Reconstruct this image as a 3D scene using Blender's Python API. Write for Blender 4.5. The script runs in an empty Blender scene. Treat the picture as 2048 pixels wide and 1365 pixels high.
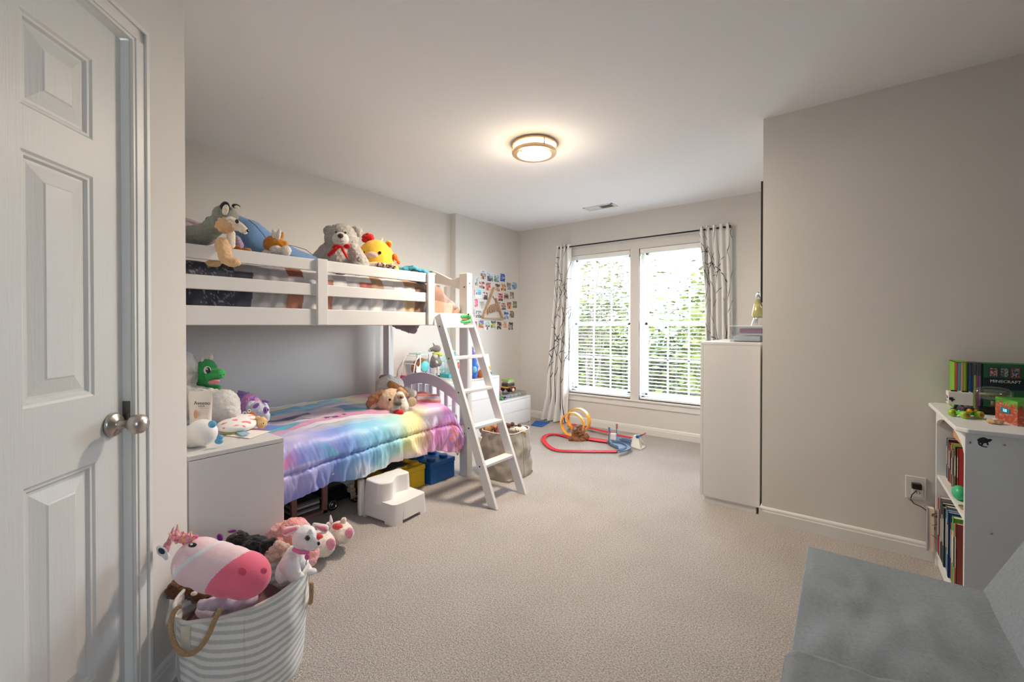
import bpy, bmesh, math, random
from mathutils import Vector, Matrix, noise
random.seed(7)
S = bpy.context.scene
COL = S.collection
PI = math.pi
# ------------------------------------------------------------------ camera
FPX, YAW, PITCH, HOR = 867.0, math.radians(37.4), math.radians(0.45), 652.0
EYE = Vector((0, 0, 1.187))
cam = bpy.data.objects.new('camera', bpy.data.cameras.new('camera')); COL.objects.link(cam)
cam.location = EYE
cam.rotation_euler = (PI/2 - PITCH, 0, YAW)
cam.data.sensor_width = 36
cam.data.lens = FPX/2048*36
AXY = HOR + FPX*math.tan(PITCH)
cam.data.shift_y = (AXY-682.5)/2048
cam.data.clip_start = .02
S.camera = cam
# ------------------------------------------------------------------ light and exposure
S.view_settings.view_transform = 'Standard'
S.view_settings.look = 'None'
S.view_settings.gamma = 1
S.view_settings.use_curve_mapping = False
S.view_settings.exposure = 0.69
world = bpy.data.worlds.new('sky'); S.world = world; world.use_nodes = True
_n = world.node_tree.nodes; _l = world.node_tree.links
_bg = _n['Background']
_tc = _n.new('ShaderNodeTexCoord'); _sx = _n.new('ShaderNodeSeparateXYZ'); _rp = _n.new('ShaderNodeValToRGB')
_l.new(_tc.outputs['Generated'], _sx.inputs[0]); _l.new(_sx.outputs['Z'], _rp.inputs[0]); _l.new(_rp.outputs[0], _bg.inputs[0])
_rp.color_ramp.elements[0].position = 0.0; _rp.color_ramp.elements[0].color = (.86, .93, 1, 1)
_rp.color_ramp.elements[1].position = .6; _rp.color_ramp.elements[1].color = (.60, .76, 1, 1)
_bg.inputs[1].default_value = 19.0
def light(name, kind, loc, rot, energy, color, **k):
    d = bpy.data.lights.new(name, kind); d.energy = energy; d.color = color
    for a, b in k.items(): setattr(d, a, b)
    o = bpy.data.objects.new(name, d); o.location = loc; o.rotation_euler = rot; COL.objects.link(o); return o
# daylight portals: they only guide sampling of the sky through the two back windows and the added side one
for nm, loc, rot, sx, sy in (('portal_left_window', (-2.27, 4.86, 1.2), (-PI/2, 0, 0), .86, 1.75), ('portal_right_window', (-1.39, 4.86, 1.2), (-PI/2, 0, 0), .86, 1.75),
                             ('portal_added_window', (2.04, -.65, 1.6), (0, PI/2, 0), .6, .6)):
    p = light(nm, 'AREA', loc, rot, 1, (1, 1, 1), shape='RECTANGLE', size=sx, size_y=sy)
    p.data.cycles.is_portal = True
light('sun', 'SUN', (0, 8, 9), (math.radians(38), 0, math.radians(165)), 1.2, (1, .95, .86), angle=.01)
S.cycles.use_denoising = True
S.cycles.max_bounces = 10; S.cycles.diffuse_bounces = 6; S.cycles.glossy_bounces = 4; S.cycles.transmission_bounces = 8; S.cycles.transparent_max_bounces = 12
S.cycles.sample_clamp_indirect = 6
S.cycles.caustics_reflective = False; S.cycles.caustics_refractive = False
# ------------------------------------------------------------------ measuring helpers (points of the room seen in the photograph)
F0 = Vector((-math.sin(YAW), math.cos(YAW), 0)); RT = Vector((math.cos(YAW), math.sin(YAW), 0)); UP = Vector((0, 0, 1))
FW = F0*math.cos(PITCH) - UP*math.sin(PITCH); UU = UP*math.cos(PITCH) + F0*math.sin(PITCH)
def ray(px, py): return FW + RT*((px-1024)/FPX) + UU*((AXY-py)/FPX)
def PZ(px, py, z): d = ray(px, py); return EYE + d*((z-EYE.z)/d.z)
def PX(px, py, x): d = ray(px, py); return EYE + d*((x-EYE.x)/d.x)
def PY(px, py, y): d = ray(px, py); return EYE + d*((y-EYE.y)/d.y)
def PD(px, py, dep): return EYE + ray(px, py)*dep
def dep(p): return (Vector(p)-EYE).dot(FW)
# ------------------------------------------------------------------ materials
def lin(c):
    return tuple(((v/255)/12.92 if v/255 <= .04045 else ((v/255+.055)/1.055)**2.4) for v in c[:3])
MATS = {}
def mat(name, col=(200, 200, 200), rough=.6, metal=0, bump=0, bscale=200, vary=0, vscale=40, emit=0, trans=0, sheen=0, coat=0, alpha=1, spec=None, attr=None, ior=1.45):
    if name in MATS: return MATS[name]
    m = bpy.data.materials.new(name); m.use_nodes = True; MATS[name] = m
    nt = m.node_tree; b = nt.nodes['Principled BSDF']; c = lin(col)
    b.inputs['Base Color'].default_value = (*c, 1); b.inputs['Roughness'].default_value = rough; b.inputs['Metallic'].default_value = metal
    b.inputs['IOR'].default_value = ior
    if spec is not None: b.inputs['Specular IOR Level'].default_value = spec
    if trans: b.inputs['Transmission Weight'].default_value = trans
    if sheen: b.inputs['Sheen Weight'].default_value = sheen; b.inputs['Sheen Roughness'].default_value = .5
    if coat: b.inputs['Coat Weight'].default_value = coat
    if alpha < 1: b.inputs['Alpha'].default_value = alpha
    if emit: b.inputs['Emission Color'].default_value = (*c, 1); b.inputs['Emission Strength'].default_value = emit
    co = nt.nodes.new('ShaderNodeTexCoord')
    src = None
    if attr:
        a = nt.nodes.new('ShaderNodeAttribute'); a.attribute_name = attr; src = a.outputs['Color']
        nt.links.new(src, b.inputs['Base Color'])
    if vary:
        n = nt.nodes.new('ShaderNodeTexNoise'); n.inputs['Scale'].default_value = vscale; n.inputs['Detail'].default_value = 3
        nt.links.new(co.outputs['Object'], n.inputs['Vector'])
        h = nt.nodes.new('ShaderNodeMapRange'); h.inputs[1].default_value = .3; h.inputs[2].default_value = .7
        h.inputs[3].default_value = 1-vary; h.inputs[4].default_value = 1+vary*.6
        nt.links.new(n.outputs['Fac'], h.inputs[0])
        mx = nt.nodes.new('ShaderNodeVectorMath'); mx.operation = 'SCALE'
        if src: nt.links.new(src, mx.inputs[0])
        else: mx.inputs[0].default_value = c
        nt.links.new(h.outputs[0], mx.inputs['Scale']); nt.links.new(mx.outputs[0], b.inputs['Base Color'])
    if bump:
        n = nt.nodes.new('ShaderNodeTexNoise'); n.inputs['Scale'].default_value = bscale; n.inputs['Detail'].default_value = 4
        nt.links.new(co.outputs['Object'], n.inputs['Vector'])
        bp = nt.nodes.new('ShaderNodeBump'); bp.inputs['Strength'].default_value = bump; bp.inputs['Distance'].default_value = .01
        nt.links.new(n.outputs['Fac'], bp.inputs['Height']); nt.links.new(bp.outputs[0], b.inputs['Normal'])
    return m
def plushm(name, col=(200, 200, 200), **k):
    d = dict(rough=.95, sheen=.25, bump=.55, bscale=260, vary=.14, vscale=90, spec=.15); d.update(k); return mat('plush_'+name, col, **d)
def fabric(name, col=(200, 200, 200), **k):
    d = dict(rough=.9, sheen=.1, bump=.15, bscale=500, vary=.05, vscale=60, spec=.2); d.update(k); return mat('fabric_'+name, col, **d)
def plastic(name, col=(200, 200, 200), **k):
    d = dict(rough=.35); d.update(k); return mat('plastic_'+name, col, **d)
# ------------------------------------------------------------------ object helpers
def props(o, label=None, cat=None, group=None, kind=None):
    if label: o['label'] = label
    if cat: o['category'] = cat
    if group: o['group'] = group
    if kind: o['kind'] = kind
    return o
def thing(name, label, cat, loc=(0, 0, 0), rz=0, group=None):
    o = bpy.data.objects.new(name, None); o.empty_display_size = .05; COL.objects.link(o)
    o.location = loc; o.rotation_euler = (0, 0, rz); props(o, label, cat, group); return o
def wmat(o):
    m = Matrix.Translation(o.location) @ o.rotation_euler.to_matrix().to_4x4() @ Matrix.Diagonal((*o.scale, 1))
    return wmat(o.parent) @ m if o.parent else m
def link(name, me, m=None, parent=None, world=True, smooth=True, bevel=0, sub=0, solid=0, seg=2, weighted=False):
    """links a mesh as one object; world=True: vertices are in world metres, moved into the parent's frame"""
    o = bpy.data.objects.new(name, me); COL.objects.link(o)
    if parent is not None:
        if world: me.transform(wmat(parent).inverted())
        o.parent = parent
    if m is not None:
        me.materials.clear()
        for q in (m if isinstance(m, (list, tuple)) else [m]): me.materials.append(q)
    if smooth:
        me.polygons.foreach_set('use_smooth', [True]*len(me.polygons))
    if solid:
        s = o.modifiers.new('solid', 'SOLIDIFY'); s.thickness = solid; s.offset = 0
    if bevel:
        b = o.modifiers.new('bevel', 'BEVEL'); b.width = bevel; b.segments = seg; b.limit_method = 'ANGLE'; b.angle_limit = math.radians(40)
        b.harden_normals = True
    if sub:
        s = o.modifiers.new('sub', 'SUBSURF'); s.levels = sub; s.render_levels = sub
    return o
class MB:
    def __init__(s): s.bm = bmesh.new()
    def box(s, x0, x1, y0, y1, z0, z1, mi=0):
        g = bmesh.ops.create_cube(s.bm, size=1)
        for v in g['verts']: v.co = Vector(((x0+x1)/2 + v.co.x*(x1-x0), (y0+y1)/2 + v.co.y*(y1-y0), (z0+z1)/2 + v.co.z*(z1-z0)))
        if mi:
            for f in {f for v in g['verts'] for f in v.link_faces}: f.material_index = mi
        return s
    def obox(s, c, size, rot):
        g = bmesh.ops.create_cube(s.bm, size=1)
        for v in g['verts']: v.co = Vector(c) + rot @ Vector((v.co.x*size[0], v.co.y*size[1], v.co.z*size[2]))
        return s
    def bar(s, a, b, w, h, up=(0, 0, 1)):
        a = Vector(a); b = Vector(b); d = (b-a).normalized(); u = Vector(up); r = d.cross(u).normalized(); u = r.cross(d)
        vs = [s.bm.verts.new(p + r*i*w/2 + u*j*h/2) for p in (a, b) for i, j in ((-1, -1), (1, -1), (1, 1), (-1, 1))]
        for q in ((0, 1, 2, 3), (7, 6, 5, 4), (0, 4, 5, 1), (1, 5, 6, 2), (2, 6, 7, 3), (3, 7, 4, 0)): s.bm.faces.new([vs[i] for i in q])
        return s
    def prism(s, pts, z0, z1, taper=1, axis='z'):
        n = len(pts); cx = sum(p[0] for p in pts)/n; cy = sum(p[1] for p in pts)/n
        def m(x, y, z): return {'z': (x, y, z), 'y': (x, z, y), 'x': (z, x, y)}[axis]
        a = [s.bm.verts.new(m(p[0], p[1], z0)) for p in pts]
        b = [s.bm.verts.new(m(cx+(p[0]-cx)*taper, cy+(p[1]-cy)*taper, z1)) for p in pts]
        s.bm.faces.new(a[::-1]); s.bm.faces.new(b)
        for i in range(n): s.bm.faces.new((a[i], a[(i+1) % n], b[(i+1) % n], b[i]))
        return s
    def tube(s, pts, r, seg=8, closed=False, caps=True, flat=1.0, up=(0, 0, 1)):
        pts = [Vector(p) for p in pts]; n = len(pts); rings = []
        u0 = Vector(up)
        for i, p in enumerate(pts):
            if closed: t = (pts[(i+1) % n]-pts[i-1]).normalized()
            else: t = (pts[min(i+1, n-1)]-pts[max(i-1, 0)]).normalized()
            a = t.cross(u0)
            if a.length < 1e-3: a = t.cross(Vector((1, 0, 0)) if abs(t.x) < .9 else Vector((0, 1, 0)))
            a.normalize(); b = t.cross(a)
            rr = r[i] if isinstance(r, (list, tuple)) else r
            rings.append([s.bm.verts.new(p + a*math.cos(2*PI*k/seg)*rr + b*math.sin(2*PI*k/seg)*rr*flat) for k in range(seg)])
        m = n if closed else n-1
        for i in range(m):
            A = rings[i]; B = rings[(i+1) % n]
            for k in range(seg): s.bm.faces.new((A[k], A[(k+1) % seg], B[(k+1) % seg], B[k]))
        if caps and not closed: s.bm.faces.new(rings[0][::-1]); s.bm.faces.new(rings[-1])
        return s
    def lathe(s, prof, c=(0, 0, 0), seg=32, axis=None, start=0, end=2*PI):
        c = Vector(c); q = Vector((0, 0, 1)).rotation_difference(Vector(axis)).to_matrix() if axis else Matrix.Identity(3)
        rings = [[s.bm.verts.new(c + q @ Vector((r*math.cos(2*PI*k/seg), r*math.sin(2*PI*k/seg), z))) for k in range(seg)] if r > 1e-6 else [s.bm.verts.new(c + q @ Vector((0, 0, z)))] for r, z in prof]
        for A, B in zip(rings, rings[1:]):
            for k in range(seg):
                k2 = (k+1) % seg
                if len(A) == 1 and len(B) == 1: continue
                if len(A) == 1: s.bm.faces.new((A[0], B[k2], B[k]))
                elif len(B) == 1: s.bm.faces.new((A[k], A[k2], B[0]))
                else: s.bm.faces.new((A[k], A[k2], B[k2], B[k]))
        if len(rings[0]) > 1: s.bm.faces.new(rings[0][::-1])
        if len(rings[-1]) > 1: s.bm.faces.new(rings[-1])
        return s
    def ell(s, c, r, rot=None, sub=3):
        g = bmesh.ops.create_icosphere(s.bm, subdivisions=sub, radius=1)
        M = rot or Matrix.Identity(3)
        if not isinstance(r, (tuple, list, Vector)): r = (r, r, r)
        for v in g['verts']: v.co = Vector(c) + M @ Vector((v.co.x*r[0], v.co.y*r[1], v.co.z*r[2]))
        return s
    def quad(s, a, b, c, d, mi=0):
        f = s.bm.faces.new([s.bm.verts.new(Vector(p)) for p in (a, b, c, d)]); f.material_index = mi; return s
    def mesh(s, name='m', normals=True):
        if normals: bmesh.ops.recalc_face_normals(s.bm, faces=s.bm.faces)
        me = bpy.data.meshes.new(name); s.bm.to_mesh(me); s.bm.free(); return me
    def build(s, name, m, parent=None, world=True, smooth=False, normals=True, **k):
        return link(name, s.mesh(name, normals), m, parent, world, smooth, **k)
def boxo(name, m, parent, b, bevel=.002, **k):
    return MB().box(*b).build(name, m, parent, bevel=bevel, smooth=bevel > 0, **k)
def struct(name, mb, m, bevel=0, **k):
    return props(mb.build(name, m, None, bevel=bevel, smooth=bevel > 0, **k), kind='structure')
def paint(me, fn, corner=False, name='Col'):
    """printed colours: fn(co, normal) -> sRGB 0..255, per vertex or per face"""
    if corner:
        a = me.color_attributes.new(name, 'FLOAT_COLOR', 'CORNER'); 
        for p in me.polygons:
            c = (*lin(fn(p.center, p.normal)), 1)
            for li in p.loop_indices: a.data[li].color = c
    else:
        a = me.color_attributes.new(name, 'FLOAT_COLOR', 'POINT')
        for v in me.vertices: a.data[v.index].color = (*lin(fn(v.co, v.normal)), 1)
def camrot(tilt=0):
    """axes: x = picture right, y = away, z = up, turned by tilt degrees clockwise"""
    M = Matrix((RT, F0, UP)).transposed()
    return M @ Matrix.Rotation(math.radians(tilt), 3, 'Y')
class PL:
    """a soft toy (or part) described by ellipsoids at a depth; px sizes are turned into metres there"""
    def __init__(s, d): s.d = d; s.shapes = []
    def e(s, x, y, rx, ry, dd=0, rd=None, tilt=0):
        d = s.d+dd; k = d/FPX; t = (x-1024)/FPX
        rdm = (rd if rd is not None else (rx+ry)/2)*k
        rxm = math.sqrt(max((rx*k)**2-(t*rdm)**2, (rx*k*.6)**2))
        s.shapes.append((PD(x, y, d), (rxm, rdm, ry*k), camrot(tilt))); return s
    def cap(s, x0, y0, r0, x1, y1, r1, dd=0, dd1=None, n=None):
        dd1 = dd if dd1 is None else dd1
        L = math.hypot(x1-x0, y1-y0); n = n or max(2, int(L/max(2, min(r0, r1)*.35))+1); n = min(n, 14)
        for i in range(n+1):
            t = i/n; s.e(x0+(x1-x0)*t, y0+(y1-y0)*t, r0+(r1-r0)*t, r0+(r1-r0)*t, dd+(dd1-dd)*t)
        return s
def bake(shapes, voxel=None, fluff=0, fscale=60, smooth=1, cut=None, floor=None):
    mb = MB()
    rmin = min(min(r) for c, r, m in shapes)
    for c, r, m in shapes: mb.ell(c, r, m, sub=4 if len(shapes) < 4 else 3)
    me = mb.mesh()
    if voxel is None: voxel = max(.0022, min(.009, rmin/5))
    if len(shapes) > 1:
        o = bpy.data.objects.new('tmp', me); COL.objects.link(o)
        r = o.modifiers.new('r', 'REMESH'); r.mode = 'VOXEL'; r.voxel_size = voxel
        sm = o.modifiers.new('s', 'SMOOTH'); sm.factor = .5; sm.iterations = 3*smooth
        dg = bpy.context.evaluated_depsgraph_get()
        me2 = bpy.data.meshes.new_from_object(o.evaluated_get(dg)); bpy.data.objects.remove(o); bpy.data.meshes.remove(me); me = me2
    if fluff:
        co = [v.co.copy() for v in me.vertices]; no = [v.normal.copy() for v in me.vertices]
        for v, p, q in zip(me.vertices, co, no):
            v.co = p + q*fluff*(noise.noise(p*fscale) + .6*noise.noise(p*fscale*2.3))
    if floor is not None:
        for v in me.vertices:
            if v.co.z < floor: v.co.z = floor + (v.co.z-floor)*.03
    return me
def soft(name, m, parent, pl, fluff=0, fscale=60, fn=None, voxel=None, smooth=1, floor=None, **k):
    me = bake(pl.shapes, voxel=voxel, fluff=fluff, fscale=fscale, smooth=smooth, floor=floor)
    if fn: paint(me, fn)
    return link(name, me, m, parent, True, True, **k)
def text(name, body, m, parent, origin, xdir, updir, size, extrude=.0006, bold=0, shear=0, align='CENTER'):
    cu = bpy.data.curves.new(name, 'FONT'); cu.body = body; cu.size = size; cu.extrude = extrude; cu.offset = bold; cu.shear = shear
    cu.align_x = align; cu.align_y = 'CENTER'
    o = bpy.data.objects.new('tmp', cu); COL.objects.link(o); bpy.context.view_layer.update()
    me = bpy.data.meshes.new_from_object(o.evaluated_get(bpy.context.evaluated_depsgraph_get())); bpy.data.objects.remove(o)
    x = Vector(xdir).normalized(); y = Vector(updir).normalized(); z = x.cross(y)
    M = Matrix((x, y, z)).transposed().to_4x4(); M.translation = Vector(origin); me.transform(M)
    return link(name, me, m, parent, True, False)
# ================================================================== ROOM
H = 2.44
WALLC = (216, 213, 208)
m_wall = mat('wall_paint', WALLC, rough=.85, bump=.04, bscale=350, spec=.2)
m_ceil = mat('ceiling_paint', (240, 241, 242), rough=.95, bump=.03, bscale=300, spec=.1)
m_trim = mat('trim_paint', (222, 222, 219), rough=.38)
m_door = mat('door_paint', (212, 213, 211), rough=.42)
# carpet
m_far = mat('darkened_unseen_wall', (122, 116, 110), rough=.85, bump=.04, bscale=350, spec=.2)  # unseen walls, made darker than the room's paint to soak up bounce light
m_carpet = bpy.data.materials.new('carpet'); m_carpet.use_nodes = True
def _carpet():
    nt = m_carpet.node_tree; b = nt.nodes['Principled BSDF']; N = nt.nodes.new; L = nt.links.new
    tc = N('ShaderNodeTexCoord')
    n1 = N('ShaderNodeTexNoise'); n1.inputs['Scale'].default_value = 165; n1.inputs['Detail'].default_value = 3; n1.inputs['Roughness'].default_value = .7
    n2 = N('ShaderNodeTexVoronoi'); n2.inputs['Scale'].default_value = 280
    n3 = N('ShaderNodeTexNoise'); n3.inputs['Scale'].default_value = 2.2; n3.inputs['Detail'].default_value = 2
    for n in (n1, n2, n3): L(tc.outputs['Object'], n.inputs['Vector'])
    r = N('ShaderNodeValToRGB'); r.color_ramp.elements[0].position = .36; r.color_ramp.elements[0].color = (*lin((138, 128, 120)), 1)
    r.color_ramp.elements[1].position = .62; r.color_ramp.elements[1].color = (*lin((204, 198, 193)), 1)
    L(n1.outputs['Fac'], r.inputs[0])
    mr = N('ShaderNodeMapRange'); mr.inputs[1].default_value = .35; mr.inputs[2].default_value = .65; mr.inputs[3].default_value = .94; mr.inputs[4].default_value = 1.04
    L(n3.outputs['Fac'], mr.inputs[0])
    vm = N('ShaderNodeVectorMath'); vm.operation = 'SCALE'; L(r.outputs[0], vm.inputs[0]); L(mr.outputs[0], vm.inputs['Scale']); L(vm.outputs[0], b.inputs['Base Color'])
    ad = N('ShaderNodeMath'); ad.operation = 'ADD'; L(n1.outputs['Fac'], ad.inputs[0]); L(n2.outputs['Distance'], ad.inputs[1])
    bp = N('ShaderNodeBump'); bp.inputs['Strength'].default_value = .7; bp.inputs['Distance'].default_value = .005; L(ad.outputs[0], bp.inputs['Height']); L(bp.outputs[0], b.inputs['Normal'])
    b.inputs['Roughness'].default_value = 1; b.inputs['Specular IOR Level'].default_value = .05; b.inputs['Sheen Weight'].default_value = .15
_carpet()
XL, XP, YJ, YW = -3.52, -3.435, 3.46, 4.636
XS, YS = -.391, 3.02          # partition corner
XR, YB = 1.9, -1.1
EX, EY = -1.862, .522         # free end of the angled door wall
DW = EX+EY
struct('floor', MB().box(XL-.15, XR+.2, YB-.2, YW+.2, -.1, 0), m_carpet)
struct('ceiling', MB().box(XL-.15, XR+.2, YB-.2, YW+.2, H, H+.1), m_ceil)
w = MB(); w.box(XL-.12, XL, EY-.1, YJ, 0, H); w.box(XL-.12, XP, YJ, YW+.17, 0, H); struct('wall_left', w, m_wall)
W1 = (-2.665, -1.885); W2 = (-1.785, -1.005); ZS, ZH = .372, 2.035
w = MB()
w.box(XP, W1[0], YW, YW+.17, 0, H); w.box(W2[1], XS+.1, YW, YW+.17, 0, H); w.box(W1[1], W2[0], YW, YW+.17, ZS, ZH)
w.box(W1[0], W2[1], YW, YW+.17, 0, ZS); w.box(W1[0], W2[1], YW, YW+.17, ZH, H)
struct('wall_back', w, m_wall)
w = MB(); w.prism([(XS, YS), (XR, YS), (XR, YS+.12), (XS+.12, YS+.12), (XS+.12, YW+.17), (XS, YW+.17)], 0, H); struct('wall_partition', w, m_wall)
sy0, sy1, sz0, sz1 = -.95, -.35, 1.28, 1.9
w = MB(); w.box(XR, XR+.12, YB-.1, sy0, 0, H); w.box(XR, XR+.12, sy1, YS, 0, H); w.box(XR, XR+.12, sy0, sy1, 0, sz0); w.box(XR, XR+.12, sy0, sy1, sz1, H); struct('wall_right', w, m_far)
w = MB(); w.box(DW-YB-.3, XR, YB-.12, YB, 0, H); struct('wall_rear', w, m_far)
# angled wall with the closed door; u runs along it towards the bed
DU = Vector((-.70711, .70711, 0)); DN = Vector((.70711, .70711, 0)); DE = Vector((EX, EY, 0))
def DP(u, n, z): return DE - DU*(-u) + DN*n + UP*z if False else DE + DU*u + DN*n + UP*z
def dbox(mb, u0, u1, n0, n1, z0, z1):
    c = DP((u0+u1)/2, (n0+n1)/2, (z0+z1)/2); mb.obox(c, (abs(u1-u0), abs(n1-n0), abs(z1-z0)), Matrix((DU, DN, UP)).transposed()); return mb
def ucol(px, n=0):   # u of the door plane at a picture column
    d = ray(px, 660); t = ((DE+DN*n)-Vector((0, 0, 0))).dot(DN)/d.dot(DN); return (d*t-DE).dot(DU)
uJ = ucol(262, 0)                 # right edge of the opening
DWID = .72
uK = uJ-DWID
ZD = 2.03
w = MB(); dbox(w, uJ+.012, 0, -.12, 0, 0, H); dbox(w, -2.25, uK-.012, -.12, 0, 0, H); dbox(w, uK-.012, uJ+.012, -.12, 0, ZD+.012, H)
w.prism([(EX, EY), (EX-.05, EY-.085), (XL, EY-.085), (XL, EY)], 0, H)
struct('wall_entry', w, m_wall)
# door casing
cas = MB()
def casing(mb, a, b, horiz=False):
    """profiled casing 57 mm wide: three steps"""
    for o0, o1, th in ((0, .010, .010), (.010, .044, .013), (.044, .058, .019)):
        if horiz: dbox(mb, uK-.058+.058-o1-.0, uJ+o1, 0, th, ZD+o0, ZD+o1)
        elif a > 0: dbox(mb, uJ+o0, uJ+o1, 0, th, 0, ZD+o1)
        else: dbox(mb, uK-o1, uK-o0, 0, th, 0, ZD+o1)
casing(cas, 1, 0); casing(cas, -1, 0); casing(cas, 0, 0, True)
dbox(cas, uJ-.004, uJ+.012, -.12, .002, 0, ZD+.012); dbox(cas, uK-.012, uK+.004, -.12, .002, 0, ZD+.012); dbox(cas, uK, uJ, -.12, .002, ZD-.002, ZD+.012)
struct('trim_1', cas, m_trim, bevel=.0015)
# the six panel door
door = props(bpy.data.objects.new('door_1', None), kind='structure'); COL.objects.link(door); door.location = DP(uK, -.03, 0)
def door_leaf():
    bm = bmesh.new(); u0, u1 = uK+.006, uJ-.008; z0, z1 = .012, ZD-.006; NF = -.018
    st = .10; mid = .11
    pw = (u1-u0-2*st-mid)/2
    cols = [(u0+st, u0+st+pw), (u1-st-pw, u1-st)]
    rows = [(.23, .817), (.998, 1.588), (1.687, 1.904)]
    us = sorted([u0, u1]+[v for c in cols for v in c]); zs = sorted([z0, z1]+[v for r in rows for v in r])
    def add(pts):
        f = bm.faces.new([bm.verts.new(DP(*p)) for p in pts]); return f
    for i in range(len(us)-1):
        for j in range(len(zs)-1):
            a, b, c, d = us[i], us[i+1], zs[j], zs[j+1]
            if (a, b) in cols and (c, d) in rows:
                # moulding: down into a groove, sloped raise, flat field
                steps = [(0, 0), (.006, -.004), (.012, -.0045), (.017, -.011), (.024, -.011), (.058, -.003), (.062, -.001)]
                for (o0, n0), (o1, n1) in zip(steps, steps[1:]):
                    A = [(a+o0, c+o0), (b-o0, c+o0), (b-o0, d-o0), (a+o0, d-o0)]; B = [(a+o1, c+o1), (b-o1, c+o1), (b-o1, d-o1), (a+o1, d-o1)]
                    for k in range(4):
                        k2 = (k+1) % 4
                        add([(A[k][0], NF+n0, A[k][1]), (A[k2][0], NF+n0, A[k2][1]), (B[k2][0], NF+n1, B[k2][1]), (B[k][0], NF+n1, B[k][1])])
                o, n = steps[-1]; add([(a+o, NF+n, c+o), (b-o, NF+n, c+o), (b-o, NF+n, d-o), (a+o, NF+n, d-o)])
            else: add([(a, NF, c), (b, NF, c), (b, NF, d), (a, NF, d)])
    bmesh.ops.remove_doubles(bm, verts=bm.verts, dist=1e-5)
    for q in (((u0, NF), (u0, NF-.035)), ((u1, NF-.035), (u1, NF)), ((u0, NF-.035), (u1, NF-.035))):
        add([(q[0][0], q[0][1], z0), (q[1][0], q[1][1], z0), (q[1][0], q[1][1], z1), (q[0][0], q[0][1], z1)])
    add([(u0, NF, z1), (u1, NF, z1), (u1, NF-.035, z1), (u0, NF-.035, z1)])
    bmesh.ops.recalc_face_normals(bm, faces=bm.faces)
    me = bpy.data.meshes.new('leaf'); bm.to_mesh(me); bm.free(); return me
m_dleaf = mat('door_woodgrain', (212, 213, 211), rough=.45)
def _grain():
    nt = m_dleaf.node_tree; b = nt.nodes['Principled BSDF']; N = nt.nodes.new; L = nt.links.new
    tc = N('ShaderNodeTexCoord'); mp = N('ShaderNodeMapping'); mp.inputs['Scale'].default_value = (150, 150, 5)
    n = N('ShaderNodeTexNoise'); n.inputs['Scale'].default_value = 1; n.inputs['Detail'].default_value = 3; n.inputs['Distortion'].default_value = 1.2
    L(tc.outputs['Object'], mp.inputs[0]); L(mp.outputs[0], n.inputs['Vector'])
    bp = N('ShaderNodeBump'); bp.inputs['Strength'].default_value = .28; bp.inputs['Distance'].default_value = .002; L(n.outputs['Fac'], bp.inputs['Height']); L(bp.outputs[0], b.inputs['Normal'])
_grain()
link('door_leaf', door_leaf(), m_dleaf, door, True, False)
m_nickel = mat('brushed_nickel', (196, 190, 182), rough=.32, metal=1)
uN = ucol(237, .0); kz = .905
knob = MB(); knob.lathe([(.001, -.019), (.034, -.019), (.034, -.012), (.030, -.006), (.014, -.002), (.0115, .004), (.0115, .022), (.017, .028), (.026, .037), (.0285, .048), (.026, .060), (.018, .068), (.0001, .071)], DP(uN, 0, kz), 40, DN)
kb = knob.build('door_knob', m_nickel, door, smooth=True)
boxs = MB(); dbox(boxs, uJ-.009, uJ+.002, -.02, -.001, kz+.005, kz+.06); boxs.build('strike_plate', mat('dark_nickel', (120, 116, 110), rough=.4, metal=1), door, smooth=False)
# baseboards: profile of a flat board with a stepped top
BH = .088
def base_run(mb, p0, p1, n):
    p0 = Vector((*p0, 0)); p1 = Vector((*p1, 0)); n = Vector((*n, 0)).normalized()
    prof = [(0, 0), (.014, 0), (.014, .062), (.0115, .066), (.0105, .078), (.006, BH-.003), (.0, BH)]
    A = [mb.bm.verts.new(p0 + n*a + UP*z) for a, z in prof]; B = [mb.bm.verts.new(p1 + n*a + UP*z) for a, z in prof]
    k = len(prof)
    for i in range(k): mb.bm.faces.new((A[i], A[(i+1) % k], B[(i+1) % k], B[i]))
    mb.bm.faces.new(A[::-1]); mb.bm.faces.new(B)
b = MB(); base_run(b, (XL, EY), (XL, YJ), (1, 0)); base_run(b, (XL, YJ), (XP, YJ), (0, -1)); base_run(b, (XP, YJ), (XP, YW), (1, 0)); struct('baseboard_left', b, m_trim)
b = MB(); base_run(b, (XP, YW), (XS, YW), (0, -1)); struct('baseboard_back', b, m_trim)
b = MB(); base_run(b, (XS, YS), (XR, YS), (0, -1)); base_run(b, (XS, YS), (XS, YW), (-1, 0)); b.box(XS-.014, XS-.0002, YS-.014, YS-.0002, .0, BH-.006); struct('baseboard_partition', b, m_trim)
b = MB(); q = DP(uJ+.058, 0, 0); base_run(b, (q.x, q.y), (EX, EY), (DN.x, DN.y)); base_run(b, (EX, EY), (XL, EY), (0, 1)); struct('baseboard_entry', b, m_trim)
b = MB(); base_run(b, (XR, YB), (XR, YS), (-1, 0)); struct('baseboard_right', b, m_trim)
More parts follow.
